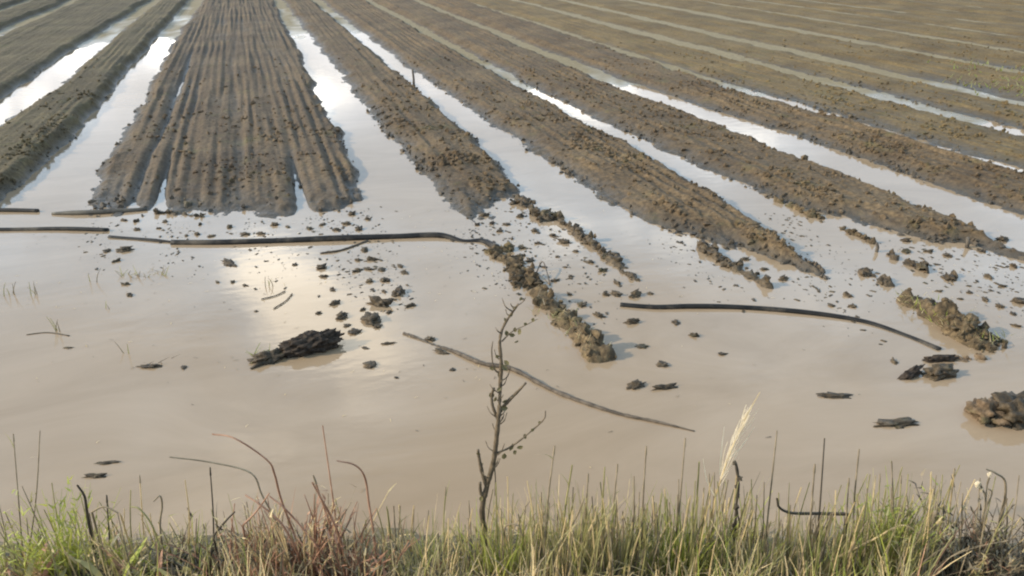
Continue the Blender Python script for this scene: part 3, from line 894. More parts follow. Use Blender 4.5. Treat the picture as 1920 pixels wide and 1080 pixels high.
# grass cover of the bank: colour mix by stretch of bank, as in the photo
MATS = ['green', 'lime', 'olive', 'straw', 'rust', 'brown']
zones = [(-900, (2, 3, 3, 3, 1, 1), 0.8), (0, (2, 4, 3, 3, 1, 1), 0.9), (170, (1, 2, 4, 4, 1, 2), 0.75), (300, (1, 1, 4, 3, 1, 3), 0.65), (430, (0, 0, 2, 4, 4, 3), 0.6),
         (720, (1, 1, 5, 5, 1, 2), 0.75), (900, (1, 1, 4, 7, 0, 3), 0.85), (1250, (3, 2, 4, 5, 0, 2), 0.95), (1400, (1, 1, 4, 7, 0, 3), 0.85),
         (1560, (3, 3, 4, 5, 0, 2), 1.0), (1730, (0, 0, 3, 4, 1, 6), 1.05)]
G = Blades()
for i in range(7600):
    f = 1.75 + 1.10 * RND.random() ** 0.75
    r = RND.uniform(-1.75, 1.75) * (f / 2.6)
    px = 960 + r * (F * CT - 460 * ST) / f
    zn = [z_ for z_ in zones if z_[0] <= px + RND.gauss(0, 35)]
    zn = zn[-1] if zn else zones[0]
    clump = 0.5 + float(vnoise(np.array([px / 70.0]), np.array([f * 5]))[0])
    if RND.random() > 0.02 + 1.0 * clump:
        continue
    mi = RND.choices(range(6), zn[1])[0]
    tall = 0.5 + 0.85 * (0.5 + float(vnoise(np.array([px / 150.0 + 7]), np.array([3.3]))[0]))
    ln = (0.06 + 0.28 * RND.random() ** 1.8) * zn[2] * (0.5 + 0.9 * clump) * tall
    z = bz(r, f)
    p = curve(wf(r, f, z - 0.01), ln, RND.uniform(0, 6.28), abs(RND.gauss(0, 0.18)), RND.uniform(0.05, 1.0), 4)
    a = RND.gauss(0, 0.7)
    G.ribbon(p, RND.uniform(0.0020, 0.0052), 0.0008, mi, wf(math.cos(a), math.sin(a)))
for i in range(1500):                      # matted dead thatch lying between the plants
    f = RND.uniform(1.9, 2.80); r = RND.uniform(-1.75, 1.75) * (f / 2.6)
    p = curve(wf(r, f, bz(r, f) + RND.uniform(0.0, 0.06)), RND.uniform(0.05, 0.16), RND.uniform(0, 6.28), RND.uniform(1.0, 1.5), RND.uniform(0, 0.6), 3)
    G.ribbon(p, RND.uniform(0.002, 0.0045), 0.001, RND.choices((2, 3, 5), (1, 5, 3))[0], wf(math.cos(i), math.sin(i)))
for i in range(520):                       # upright dry culms between the blades
    px = RND.choice((RND.uniform(-200, 2100), RND.uniform(980, 1750)))
    f = RND.uniform(2.35, 2.72); r = lat(px, f, 1040)
    zn = [z_ for z_ in zones if z_[0] <= px][-1]
    ln = RND.uniform(0.16, 0.46) * zn[2]
    p = curve(wf(r, f, bz(r, f) - 0.01), ln, RND.uniform(0, 6.28), abs(RND.gauss(0, 0.07)), RND.uniform(0, 0.25), 4)
    G.stem(p, 0.0034, 0.0020, RND.choices((2, 3, 5, 4), (4, 3, 4, 3 if 430 < px < 720 else 0))[0], 4)
# broad dock-like leaves in the left stretch
for i in range(60):
    px = RND.uniform(-60, 430); f = RND.uniform(2.35, 2.62); r = lat(px, f, 1040)
    p = curve(wf(r, f, bz(r, f)), RND.uniform(0.10, 0.22), RND.uniform(0, 6.28), RND.uniform(0.2, 0.7), RND.uniform(0.5, 1.6), 5)
    for q in range(1, 6):
        G.ribbon([p[q - 1], p[q]], (0.003, 0.009, 0.014, 0.013, 0.008)[q - 1], (0.009, 0.014, 0.013, 0.008, 0.001)[q - 1], RND.choices((1, 2, 3, 4), (2, 3, 2, 1))[0] if q == 1 else G.m[-1], wf(math.cos(i), math.sin(i)))
tag(G.build('grass', MATS), 'short mixed green and dry grass covering the near bank', 'grass', None, 'stuff')

# tall individual stalks, traced: tip pixel, foot column, forward distance, radius (mm), material
stalks = [
    (25, 815, 42, 2.72, 2.4, 'brown', 'thin upright dry stalk at the far left, left one of a V'),
    (75, 808, 50, 2.70, 2.4, 'brown', 'thin dry stalk at the far left, right one of a V'),
    (262, 893, 272, 2.70, 2.6, 'straw', 'short pale stalk left of the dead hooked ones'),
    (347, 900, 350, 2.66, 2.6, 'straw', 'faint pale stalk standing left of the dark upright one'),
    (394, 878, 396, 2.62, 3.2, 'dark', 'dark straight stalk with a broken side twig at left'),
    (605, 798, 640, 2.60, 3.0, 'rust', 'tall thin reddish stalk highest among the rusty stems'),
    (588, 893, 655, 2.55, 4.0, 'rust', 'stout reddish stalk leaning left among the rusty stems'),
    (727, 955, 728, 2.60, 2.8, 'olive', 'low thin stalk just right of the rusty stems'),
    (750, 950, 742, 2.62, 3.0, 'brown', 'low dark tipped stalk right of the rusty stems'),
    (776, 955, 778, 2.58, 3.0, 'brown', 'third low stalk right of the rusty stems'),
    (836, 915, 838, 2.62, 2.8, 'olive', 'pale olive stalk left of the sapling'),
    (930, 905, 932, 2.56, 3.4, 'olive', 'straight stalk close beside the sapling foot'),
    (1040, 838, 1022, 2.62, 3.6, 'brown', 'tall stalk with a dark tip, first right of the sapling'),
    (1073, 872, 1052, 2.60, 4.2, 'olive', 'stalk with a dark knot right of the sapling'),
    (1103, 890, 1098, 2.64, 3.6, 'brown', 'stalk in the middle of the tall olive clump'),
    (1134, 876, 1128, 2.60, 3.6, 'olive', 'slender stalk left of the forked pair'),
    (1158, 872, 1140, 2.62, 3.2, 'brown', 'stalk leaning right, of the forked pair'),
    (1189, 893, 1180, 2.60, 3.4, 'brown', 'faint brown stalk left of the tallest thin one'),
    (1212, 838, 1205, 2.58, 3.4, 'brown', 'tallest thin stalk between sapling and pale plume'),
    (1240, 925, 1230, 2.55, 3.0, 'olive', 'stalk with a bent tip beside the tallest thin one'),
    (1285, 823, 1268, 2.60, 3.2, 'brown', 'tall brown stalk left of the pale plume'),
    (1311, 866, 1300, 2.62, 4.2, 'olive', 'thick olive stalk at the foot of the pale plume'),
    (1330, 890, 1322, 2.60, 2.6, 'straw', 'thin straw stalk close left of the pale plume'),
    (1457, 808, 1432, 2.62, 3.4, 'brown', 'tall leaning stalk right of the dark knotted weed'),
    (1528, 872, 1514, 2.58, 3.8, 'brown', 'stalk just left of the tall dark tipped one'),
    (1546, 822, 1532, 2.62, 3.4, 'dark', 'tall dark tipped stalk above the bent twig'),
    (1592, 898, 1586, 2.60, 3.2, 'brown', 'stalk rising over the right end of the bent twig'),
    (1611, 842, 1606, 2.60, 3.6, 'brown', 'straight tall stalk right of the bent twig'),
    (1650, 890, 1650, 2.58, 2.8, 'olive', 'green stalk in the bright green clump, left one'),
    (1672, 865, 1672, 2.60, 3.2, 'brown', 'brown stalk rising out of the bright green clump'),
    (1690, 893, 1686, 2.56, 2.8, 'olive', 'stalk on the right side of the bright green clump'),
    (1746, 885, 1738, 2.58, 3.0, 'straw', 'straw stalk left of the dry brush at right'),
    (1790, 880, 1775, 2.60, 3.4, 'straw', 'leaning straw stalk at the left of the dry brush'),
    (1805, 925, 1808, 2.55, 3.6, 'brown', 'short brown stalk in the dry brush'),
    (1700, 930, 1712, 2.56, 3.0, 'brown', 'short stalk between green clump and dry brush'),
    (1365, 900, 1350, 2.55, 3.6, 'brown', 'brown stalk left of the dark knotted weed'),
    (985, 950, 975, 2.55, 3.0, 'olive', 'short olive stalk right of the sapling foot'),
    (860, 960, 850, 2.52, 3.0, 'olive', 'forked looking green stalk left of the sapling'),
    (200, 930, 205, 2.62, 3.4, 'dark', 'short dark stalk behind the lime green weeds'),
    (1480, 905, 1478, 2.62, 2.4, 'straw', 'faint straw stalk over the left end of the bent twig'),
    (1015, 925, 1010, 2.60, 2.8, 'brown', 'thin brown stalk left of the first tall one'),
    (1885, 905, 1880, 2.60, 3.0, 'brown', 'brown stalk at the right edge of the dry brush'),
]
for i, (tx, ty, fx, f, rad, mm, lab) in enumerate(stalks):
    tip = at(tx, ty, f)
    rb = lat(fx, f, 1040)
    base = wf(rb, f, bz(rb, f) - 0.02)
    mid = base.lerp(tip, 0.5) + wf(RND.uniform(-0.012, 0.012), RND.uniform(-0.02, 0.02))
    P = smooth_path([base, mid, tip], 5)
    S = Blades()
    S.stem(P, rad * 0.0014, rad * 0.0007, 0, 5)
    o = S.build('dry_stalk', [mm])
    tag(o, lab, 'stalk', 'tall stalks on the near bank')
    # a bud or seed tip and a leaf scar or two
    if i % 2 == 0:
        k = Blades()
        k.stem([tip - (tip - mid).normalized() * 0.035, tip - (tip - mid).normalized() * 0.015, tip + (tip - mid).normalized() * 0.004], rad * 0.0013, rad * 0.0008, 0, 5)
        k.build('seed_tip', ['dark' if mm == 'dark' else 'brown'], o)
    for q in range(RND.randint(0, 2)):
        pp = P[RND.randint(3, len(P) - 2)]
        k = Blades()
        k.ribbon(curve(pp, RND.uniform(0.04, 0.11), RND.uniform(0, 6.28), RND.uniform(0.3, 0.9), RND.uniform(0.3, 1.5), 4), 0.0028, 0.0006, 0, wf(1, 0))
        k.build('leaf', ['straw' if q else 'olive'], o)

# dead bent stems, traced through several pixels at one distance
bent = [
    ([(318, 857), (395, 867), (470, 887), (492, 930), (530, 1000), (560, 1075)], 2.60, 3.0, 'brown', 'long dead stem arching far out to the left over the water'),
    ([(398, 814), (440, 822), (500, 862), (515, 890), (530, 945), (575, 1060)], 2.58, 3.2, 'rust', 'dead stem arching left, higher of the two bent ones'),
    ([(632, 864), (665, 872), (684, 895), (692, 945), (702, 1010), (708, 1080)], 2.56, 3.4, 'rust', 'dead stem hooked over at the top like a cane'),
    ([(460, 928), (490, 948), (530, 985), (560, 1040)], 2.52, 3.6, 'rust', 'short rusty stem leaning left under the arching ones'),
    ([(455, 985), (480, 960), (505, 925)], 2.54, 3.0, 'rust', 'short rusty twig crossing the arching stems'),
    ([(400, 1005), (425, 975), (440, 960)], 2.50, 3.4, 'dark', 'dark little twig at the left of the rusty stems'),
    ([(586, 905), (602, 935), (630, 990), (660, 1080)], 2.48, 4.0, 'rust', 'thick rusty stem in the middle of the rusty clump'),
    ([(505, 930), (540, 960), (600, 1030), (640, 1090)], 2.46, 3.4, 'rust', 'rusty stem slanting right through the rusty clump'),
    ([(145, 910), (158, 930), (163, 960), (172, 1010)], 2.56, 4.5, 'dark', 'dark drooping seed stem beside the lime green weeds'),
    ([(172, 960), (195, 950), (222, 962)], 2.54, 3.0, 'brown', 'bent brown twig right of the lime green weeds'),
    ([(288, 940), (300, 930), (304, 950), (300, 985), (306, 1040)], 2.55, 3.0, 'brown', 'stem with a curled tip left of the dark withered plant'),
    ([(245, 950), (262, 955), (285, 985), (300, 1030)], 2.52, 3.0, 'olive', 'drooping olive stem next to the curled one'),
    ([(1457, 935), (1462, 952), (1485, 962), (1540, 963), (1590, 964)], 2.60, 5.0, 'dark', 'dark bent twig lying level with an upturned left end'),
    ([(945, 1000), (950, 985), (970, 985), (980, 1005)], 2.50, 2.6, 'brown', 'small arching stem at the right of the sapling foot'),
    ([(1850, 880), (1868, 888), (1885, 905), (1880, 960), (1860, 1040)], 2.55, 3.6, 'brown', 'hooked dry stem with a dark drooping tip at right'),
    ([(1095, 935), (1085, 960), (1060, 1010), (1040, 1070)], 2.56, 3.2, 'brown', 'brown stem leaning right in the olive clump'),
    ([(1725, 1000), (1690, 985), (1640, 1010), (1560, 1050)], 2.46, 3.0, 'straw', 'pale fallen stem slanting through the green clump'),
    ([(1290, 1080), (1275, 1050), (1262, 1030)], 2.40, 4.0, 'straw', 'pale broad blade in the grass bottom centre right'),
]
for i, (pts, f, rad, mm, lab) in enumerate(bent):
    P = smooth_path([at(x_, y_, f + 0.02 * math.sin(i * 3 + k)) for k, (x_, y_) in enumerate(pts)], 6)
    low = min(P[0], P[-1], key=lambda q: q.z)
    top_first = P[-1] is low
    if not top_first:
        P = P[::-1]
    # carry the foot down to the bank
    e = P[-1]
    rr_ = e.x * CY - e.y * SY; ff_ = e.x * SY + e.y * CY
    P = P + [Vector((e.x, e.y, min(e.z - 0.01, bz(rr_, ff_) - 0.02)))]
    S = Blades()
    S.stem(P[::-1], rad * 0.0016, rad * 0.0009, 0, 5)
    o = S.build('bent_stem', [mm])
    tag(o, lab, 'dead stem', 'dead bent stems on the near bank')

# ------------------------------------------------------------------ clumps of weeds and grass as plants of their own


def clump(name, px, f, spread, n, hmin, hmax, mats, weights, label, cat='grass tuft', width=0.0035, lean=0.22, droop=0.7, leaves=0, group=None, woody=0.0):
    r0 = lat(px, f, 1040)
    base = wf(r0, f, bz(r0, f))
    rt = tag(link(name, None, None, base), label, cat, group)
    S = Blades()
    for i in range(n):
        r = r0 + RND.gauss(0, spread); ff = f + RND.gauss(0, 0.05)
        b_ = wf(r, ff, bz(r, ff) - 0.01) - base
        az = math.atan2(b_.y, b_.x) + RND.gauss(0, 0.9)
        ln = RND.uniform(hmin, hmax)
        p = curve(b_, ln, az, abs(RND.gauss(0, lean)), RND.uniform(0.1, droop), 5)
        a = RND.gauss(0, 0.7)
        mi = RND.choices(range(len(mats)), weights)[0]
        if RND.random() < woody:
            S.stem(p, width * RND.uniform(0.6, 1.0), width * 0.35, mi, 4)
            if RND.random() < 0.6:
                S.stem(curve(p[3], ln * RND.uniform(0.2, 0.5), RND.uniform(0, 6.28), RND.uniform(0.4, 1.0), RND.uniform(-0.5, 0.5), 3), width * 0.45, width * 0.2, mi, 4)
        else:
            S.ribbon(p, width * RND.uniform(0.6, 1.1), 0.0005, mi, wf(math.cos(a), math.sin(a)))
        for q in range(leaves):
            pp = p[RND.randint(2, 5)]
            S.ribbon(curve(pp, RND.uniform(0.02, 0.05), RND.uniform(0, 6.28), RND.uniform(0.5, 1.3), RND.uniform(0, 0.8), 3), 0.005, 0.0015, mi, wf(math.cos(a), math.sin(a)))
    o = S.build('blades', mats, rt)
    o['kind'] = 'stuff'
    return rt


GT = 'weed and grass clumps on the near bank'
clump('weed_clump', 112, 2.54, 0.06, 110, 0.16, 0.38, ['lime', 'green', 'olive'], (5, 3, 1), 'leafy lime green weeds at the lower left', 'weed', 0.004, 0.3, 0.8, 3, GT)
clump('weed_clump', 25, 2.46, 0.07, 90, 0.08, 0.22, ['lime', 'rust', 'straw', 'olive'], (3, 2, 2, 2), 'low yellowish and reddish weeds in the lower left corner', 'weed', 0.005, 0.5, 1.0, 2, GT)
clump('weed_clump', 270, 2.52, 0.10, 60, 0.10, 0.24, ['olive', 'lime', 'brown', 'straw'], (4, 2, 2, 3), 'olive green weeds between lime weeds and withered plant', 'weed', 0.007, 0.45, 1.3, 2, GT)
clump('withered_plant', 375, 2.50, 0.06, 60, 0.12, 0.27, ['dark', 'brown', 'olive'], (4, 3, 2), 'dark withered plant with curled leaves left of the rusty stems', 'plant', 0.005, 0.5, 1.8, 2, GT)
clump('rusty_weeds', 560, 2.50, 0.12, 150, 0.12, 0.36, ['rust', 'straw', 'brown'], (6, 3, 2), 'thicket of rusty red dead weeds left of centre', 'weed', 0.0050, 0.42, 0.4, 1, GT, 0.55)
clump('rusty_weeds', 660, 2.46, 0.06, 60, 0.12, 0.30, ['rust', 'straw', 'brown'], (6, 2, 3), 'rusty dead weeds at the foot of the cane shaped stem', 'weed', 0.0050, 0.35, 0.4, 1, GT, 0.55)
clump('grass_tuft', 790, 2.54, 0.09, 90, 0.12, 0.30, ['olive', 'straw', 'green'], (5, 3, 1), 'pale olive grass between rusty weeds and sapling', 'grass tuft', 0.003, 0.2, 0.6, 0, GT)
clump('grass_tuft', 945, 2.50, 0.05, 110, 0.14, 0.32, ['green', 'lime', 'olive'], (3, 2, 3), 'green grass tuft at the foot of the sapling', 'grass tuft', 0.004, 0.2, 0.6, 0, GT)
clump('grass_tuft', 1070, 2.54, 0.09, 130, 0.16, 0.40, ['olive', 'straw', 'green'], (5, 3, 2), 'tall olive grass just right of the sapling', 'grass tuft', 0.003, 0.16, 0.4, 0, GT)
clump('grass_tuft', 1170, 2.54, 0.09, 120, 0.16, 0.40, ['olive', 'straw', 'green'], (5, 3, 2), 'tall olive grass midway between sapling and pale plume', 'grass tuft', 0.003, 0.16, 0.4, 0, GT)
clump('grass_tuft', 1290, 2.53, 0.065, 220, 0.14, 0.36, ['green', 'lime', 'olive'], (6, 2, 2), 'dark green grass tuft below the pale plume', 'grass tuft', 0.0038, 0.2, 0.6, 0, GT)
clump('grass_tuft', 1420, 2.50, 0.08, 90, 0.12, 0.28, ['olive', 'straw', 'green'], (4, 4, 2), 'mixed dry grass below the dark knotted weed', 'grass tuft', 0.003, 0.2, 0.6, 0, GT)
clump('grass_tuft', 1540, 2.50, 0.08, 110, 0.14, 0.32, ['olive', 'green', 'straw'], (4, 3, 2), 'green grass under the level bent twig', 'grass tuft', 0.0035, 0.2, 0.6, 0, GT)
clump('grass_tuft', 1660, 2.53, 0.06, 240, 0.18, 0.42, ['lime', 'green', 'olive'], (3, 5, 3), 'bright green tall grass tuft at right', 'grass tuft', 0.0038, 0.16, 0.5, 1, GT)
clump('dry_brush', 1800, 2.50, 0.09, 150, 0.14, 0.36, ['brown', 'straw', 'dark', 'olive'], (5, 2, 5, 2), 'tangled brown dry brush at the lower right', 'brush', 0.0036, 0.4, 0.6, 3, GT, 0.5)
clump('dry_brush', 1905, 2.46, 0.09, 130, 0.12, 0.32, ['brown', 'dark', 'straw', 'rust'], (4, 6, 1, 1), 'dark brown dry brush in the lower right corner', 'brush', 0.0038, 0.45, 0.7, 3, GT, 0.5)

# pale feathery plume of reed grass
f = 2.62
rb = lat(1322, f, 1040)
base = wf(rb, f, bz(rb, f) - 0.02)
P = smooth_path([base, at(1335, 960, f), at(1362, 868, f), at(1395, 790, f), at(1425, 735, f)], 8)
S = Blades(); S.stem(P, 0.0035, 0.0012, 0, 5)
rt = tag(S.build('reed_grass', ['straw']), 'pale feathery reed plume leaning right over the water', 'reed')
S = Blades()
for i in range(60):
    k = RND.randint(len(P) // 2 - 4, len(P) - 9)
    d = (P[-1] - P[k]).normalized()
    ln = RND.uniform(0.06, 0.13) * (1.15 - 0.5 * (k - len(P) / 2) / (len(P) / 2))
    a_ = RND.uniform(0, 6.28); sp_ = RND.uniform(0.1, 0.6)
    o2 = Vector((math.cos(a_), math.sin(a_), 0.3 * math.sin(a_ * 3)))
    q = [P[k]]
    for j in range(5):
        q.append(q[-1] + (d + o2 * sp_ * (1 - 0.22 * j)).normalized() * ln / 5)
    S.ribbon(q, 0.0019, 0.0009, 0, wf(math.cos(a_), 0.4))
S.build('plume', ['pale'], rt)['kind'] = 'stuff'
for pts in ([(1368, 860), (1392, 835), (1415, 800)], [(1350, 890), (1352, 850), (1358, 800)], [(1340, 930), (1325, 900), (1318, 860)]):
    S = Blades(); S.ribbon(smooth_path([at(x_, y_, f + 0.01) for x_, y_ in pts], 4), 0.0035, 0.0008, 0, wf(1, 0)); S.build('leaf', ['pale'], rt)

# dark knotted dead weed
f = 2.58
P = smooth_path([at(1372, 1060, f), at(1378, 990, f), at(1381, 945, f), at(1384, 900, f), at(1379, 864, f)], 6)
rb = lat(1371, f, 1075); P = [wf(rb, f, bz(rb, f) - 0.02)] + P
rt = tag(link('knotted_weed', tube_mesh('knotted_weed', P, [0.006] * (len(P) - 3) + [0.005, 0.004, 0.003], M['dark'], 6, 0.35, 4)),
         'dark knotted dead weed standing right of the pale plume', 'weed')
for x_, y_, s_ in ((1386, 897, 0.020), (1377, 868, 0.016), (1383, 930, 0.017), (1380, 950, 0.022), (1376, 985, 0.017), (1381, 912, 0.014)):
    o = link('seed_knot', lump_mesh('seed_knot', (s_, s_, s_ * 1.3), x_ * 0.3 + y_, M['dark'], 2, 0.6, 2), rt, at(x_, y_, f))
for pts in ([(1380, 950), (1388, 985), (1394, 1002), (1398, 1008)], [(1376, 990), (1366, 1004), (1360, 1006)]):
    P = smooth_path([at(x_, y_, f) for x_, y_ in pts], 4)
    link('branch', tube_mesh('branch', P, [0.004] * len(P), M['dark'], 5, 0.3, 2), rt)

# dry flower head at right
f = 2.55
P = smooth_path([at(1838, 1060, f), at(1842, 980, f), at(1848, 935, f), at(1836, 905, f)], 5)
rb = lat(1838, f, 1075); P = [wf(rb, f, bz(rb, f) - 0.02)] + P
rt = tag(link('dry_flower', tube_mesh('dry_flower', P, [0.004] * len(P), M['brown'], 5, 0.2, 4)), 'dry flower with a whitish head over the brown brush', 'flower')
for k, (x_, y_, s_) in enumerate(((1833, 908, 0.020), (1855, 890, 0.014), (1840, 918, 0.014))):
    o = link('flower_head', lump_mesh('flower_head', (s_, s_, s_ * 1.6), 31 + k, M['pale'], 2, 0.6, 2), rt, at(x_, y_, f))
for pts in ([(1848, 935), (1852, 905), (1858, 888)], [(1845, 960), (1860, 925), (1850, 915)], [(1842, 985), (1825, 960), (1820, 950)]):
    P = smooth_path([at(x_, y_, f) for x_, y_ in pts], 4)
    link('branch', tube_mesh('branch', P, [0.003] * len(P), M['brown'], 5, 0.3, 2), rt)

# ------------------------------------------------------------------ the sapling in the middle
f = 2.62
sap_root = wf(lat(905, f, 1080), f, 0)
sap_root.z = bz(lat(905, f, 1080), f)
rt = tag(link('sapling', None, None, sap_root), 'thin bare sapling with forked top standing in the foreground centre', 'sapling')


def sap(name, pts, r0, r1, knob=0.16, jit=0.012, seed=1, mname='bark'):
    r0 *= 1.0; r1 *= 1.0
    rnd = random.Random(seed)
    P = [at(x_, y_, f + rnd.uniform(-jit, jit)) - sap_root for x_, y_ in pts]
    if name == 'trunk':
        P = [Vector((0, 0, -0.05))] + P
    P = smooth_path(P, 6)
    n = len(P)
    return link(name, tube_mesh(name, P, [r0 + (r1 - r0) * i / (n - 1) for i in range(n)], M[mname], 8, knob, seed), rt)


sap('trunk', [(907, 1050), (908, 1000), (904, 955), (913, 912), (926, 862), (933, 800), (936, 768), (938, 720), (940, 680), (937, 640), (946, 608), (972, 570)], 0.0135, 0.0042, seed=3)
sap('branch', [(913, 912), (905, 890), (899, 862), (896, 843)], 0.0085, 0.006, seed=5)
sap('branch', [(936, 772), (953, 752), (970, 735), (986, 718)], 0.0085, 0.004, seed=6)
sap('branch', [(933, 785), (924, 762), (922, 742), (926, 728)], 0.007, 0.005, seed=7)
sap('branch', [(929, 850), (950, 842), (972, 828), (1000, 805), (1020, 786), (1023, 770)], 0.0045, 0.002, seed=8)
sap('branch', [(913, 930), (902, 925), (900, 905)], 0.009, 0.006, seed=9)
sap('branch', [(938, 700), (926, 690), (922, 660), (924, 640)], 0.0035, 0.0015, seed=10)
sap('branch', [(941, 640), (960, 622), (985, 610), (1008, 598)], 0.0028, 0.001, seed=11)
sap('branch', [(926, 862), (929, 900), (928, 930)], 0.0035, 0.0015, seed=12)
trk = [(908, 1000), (904, 955), (913, 912), (926, 862), (933, 800), (936, 768), (938, 720), (940, 680), (937, 640), (946, 608), (972, 570)]
rt_rnd = random.Random(21)
for k in range(26):                                   # fine short twigs and buds along the stem
    i_ = rt_rnd.uniform(1.2, len(trk) - 1.05); a_ = int(i_); q_ = i_ - a_
    x0 = trk[a_][0] * (1 - q_) + trk[a_ + 1][0] * q_; y0 = trk[a_][1] * (1 - q_) + trk[a_ + 1][1] * q_
    sg = rt_rnd.choice((-1, 1)); l_ = rt_rnd.uniform(8, 30)
    sap('twig', [(x0, y0), (x0 + sg * l_ * 0.5, y0 - l_ * 0.35), (x0 + sg * l_ * 0.75, y0 - l_ * rt_rnd.uniform(0.7, 1.2))], 0.0028, 0.0012, 0.3, 0.02, 40 + k)
leafs = [(945, 855, 15), (958, 838, 18), (966, 848, 12), (975, 838, 14), (985, 818, 12), (998, 806, 10), (1012, 792, 8), (960, 628, 12), (966, 618, 11), (975, 622, 14),
         (985, 607, 9), (1000, 600, 10), (968, 640, 10), (950, 625, 12), (957, 590, 10), (965, 577, 9), (924, 690, 13), (946, 690, 16), (950, 680, 13), (938, 702, 14),
         (922, 740, 16), (928, 748, 12), (948, 752, 14), (945, 765, 16), (903, 935, 14), (897, 850, 11), (902, 872, 12), (947, 600, 9), (932, 668, 10), (976, 560, 8), (936, 730, 11)]
for k, (x_, y_, s_) in enumerate(leafs):
    c = at(x_, y_, f + RND.uniform(-0.02, 0.02)) - sap_root
    w = s_ * 3.05 / F
    a = RND.uniform(0, 6.28); tl = RND.uniform(-0.9, 0.9)
    dv = (wf(math.cos(a), 0.3 * math.sin(a * 2)) + Vector((0, 0, math.sin(a)))).normalized()
    sd = dv.cross(wf(math.sin(tl), math.cos(tl))).normalized()
    up = dv.cross(sd)
    pr = [(-0.5, 0.0), (-0.2, 0.3), (0.15, 0.32), (0.5, 0.0)]
    vs = [c + dv * (w * pr[0][0])]
    for u_, h_ in pr[1:3]:
        vs += [c + dv * (w * u_) + sd * (w * h_) + up * w * 0.12, c + dv * (w * u_), c + dv * (w * u_) - sd * (w * h_) + up * w * 0.12]
    vs.append(c + dv * (w * 0.5) + up * w * 0.1)
    me = bpy.data.meshes.new('leaf')
    me.from_pydata([tuple(v) for v in vs], [], [(0, 2, 1), (0, 3, 2), (1, 2, 5, 4), (2, 3, 6, 5), (4, 5, 7), (5, 6, 7)])
    me.materials.append(M['leaf'])
    link('leaf', me, rt)

# ------------------------------------------------------------------ weeds standing in the water


def water_weed(px, py, size, n, label, mats=('olive', 'brown'), flat=False):
    p = gp(px, py)
    k = depth(py) / F
    rt = tag(link('water_weed', None, None, p), label, 'weed', 'weeds standing in the flood water')
    for i in range(n):
        S = Blades()
        if flat:
            b_ = Vector((RND.uniform(-0.5, 0.5) * size * k, RND.gauss(0, 0.03), -0.01)) @ __import__('mathutils').Matrix.Rotation(YAW, 3, 'Z')
            pth = curve(b_, RND.uniform(0.04, 0.11), RND.uniform(0, 6.28), RND.uniform(0.6, 1.3), RND.uniform(0, 0.6), 4)
        else:
            b_ = Vector((RND.gauss(0, 0.02), RND.gauss(0, 0.02), -0.02))
            pth = curve(b_, size * k * RND.uniform(0.7, 1.1), RND.uniform(0, 6.28), abs(RND.gauss(0, 0.2)), RND.uniform(0, 0.7), 5)
        S.ribbon(pth, 0.004, 0.0015, 0, wf(1, 0.2))
        S.build('blade', [mats[i % len(mats)]], rt)


water_weed(22, 552, 34, 4, 'sparse sprig of weed in the water nearest the left edge')
water_weed(70, 552, 32, 4, 'sprig of weed in the water, second from the left edge')
water_weed(110, 618, 38, 4, 'arching weed sprig in the water lower left of the pipes')
water_weed(170, 530, 40, 2, 'two faint upright weed blades left of the floating weed mat')
water_weed(202, 578, 22, 2, 'tiny dark weed shoot below the floating weed mat')
water_weed(240, 662, 34, 2, 'lone thin shoot standing left of the ragged low clod')
water_weed(508, 535, 24, 4, 'short weed sprig standing in the bright cloud reflection')
water_weed(270, 516, 84, 40, 'flat mat of floating green weed below the short overlapping pipe', flat=True)
water_weed(285, 680, 50, 10, 'stubble of dry weed sticking out round the ragged low clod', ('brown', 'dark'), flat=True)
water_weed(500, 668, 80, 26, 'green weed blades growing on the tail of the big dark lump', ('olive', 'green'), flat=True)

for key, line, n in (('large yellowish weedy', [(1690, 552), (1755, 592), (1820, 632), (1884, 656)], 150), ('stout mud ridge', [(1008, 550), (1050, 592), (1098, 640), (1142, 684)], 60)):
    par = [v_ for k_, v_ in RIDGES.items() if k_.startswith(key)][0]
    S = Blades()
    PP = smooth_path([gp(*q) for q in line], 12)
    for i in range(n):
        c0 = PP[RND.randint(4, len(PP) - 5)] + wf(RND.gauss(-0.03, 0.07), RND.gauss(-0.01, 0.04), RND.uniform(0.02, 0.07))
        S.ribbon(curve(c0, RND.uniform(0.03, 0.085), RND.uniform(0, 6.28), RND.uniform(0.3, 1.4), RND.uniform(0, 1), 3), 0.004, 0.001, i % 3, wf(1, 0.2))
    S.build('weed_blades', ['olive', 'straw', 'lime'] if n > 100 else ['olive', 'brown', 'straw'], par)['kind'] = 'stuff'

# green weeds on the far right beds
for k, (x_, y_, n) in enumerate(((1845, 125, 30), (1880, 165, 40), (1905, 150, 30))):
    p = gp(x_, y_, 0.15)
    rt = tag(link('weed_patch', None, None, p), ('patch of green weeds on the far right bed, %s of three' % ('farthest left', 'nearest', 'rightmost')[k]), 'weed', 'green weed patches far right')
    S = Blades()
    for i in range(n):
        b_ = Vector((RND.gauss(0, 0.35), RND.gauss(0, 0.5), RND.uniform(-0.04, 0.0)))
        S.ribbon(curve(b_, RND.uniform(0.05, 0.12), RND.uniform(0, 6.28), RND.uniform(0.3, 0.9), RND.uniform(0.2, 1), 4), 0.016, 0.003, i % 2, wf(1, 0.1))
    S.build('foliage', ['olive', 'green'], rt)['kind'] = 'stuff'

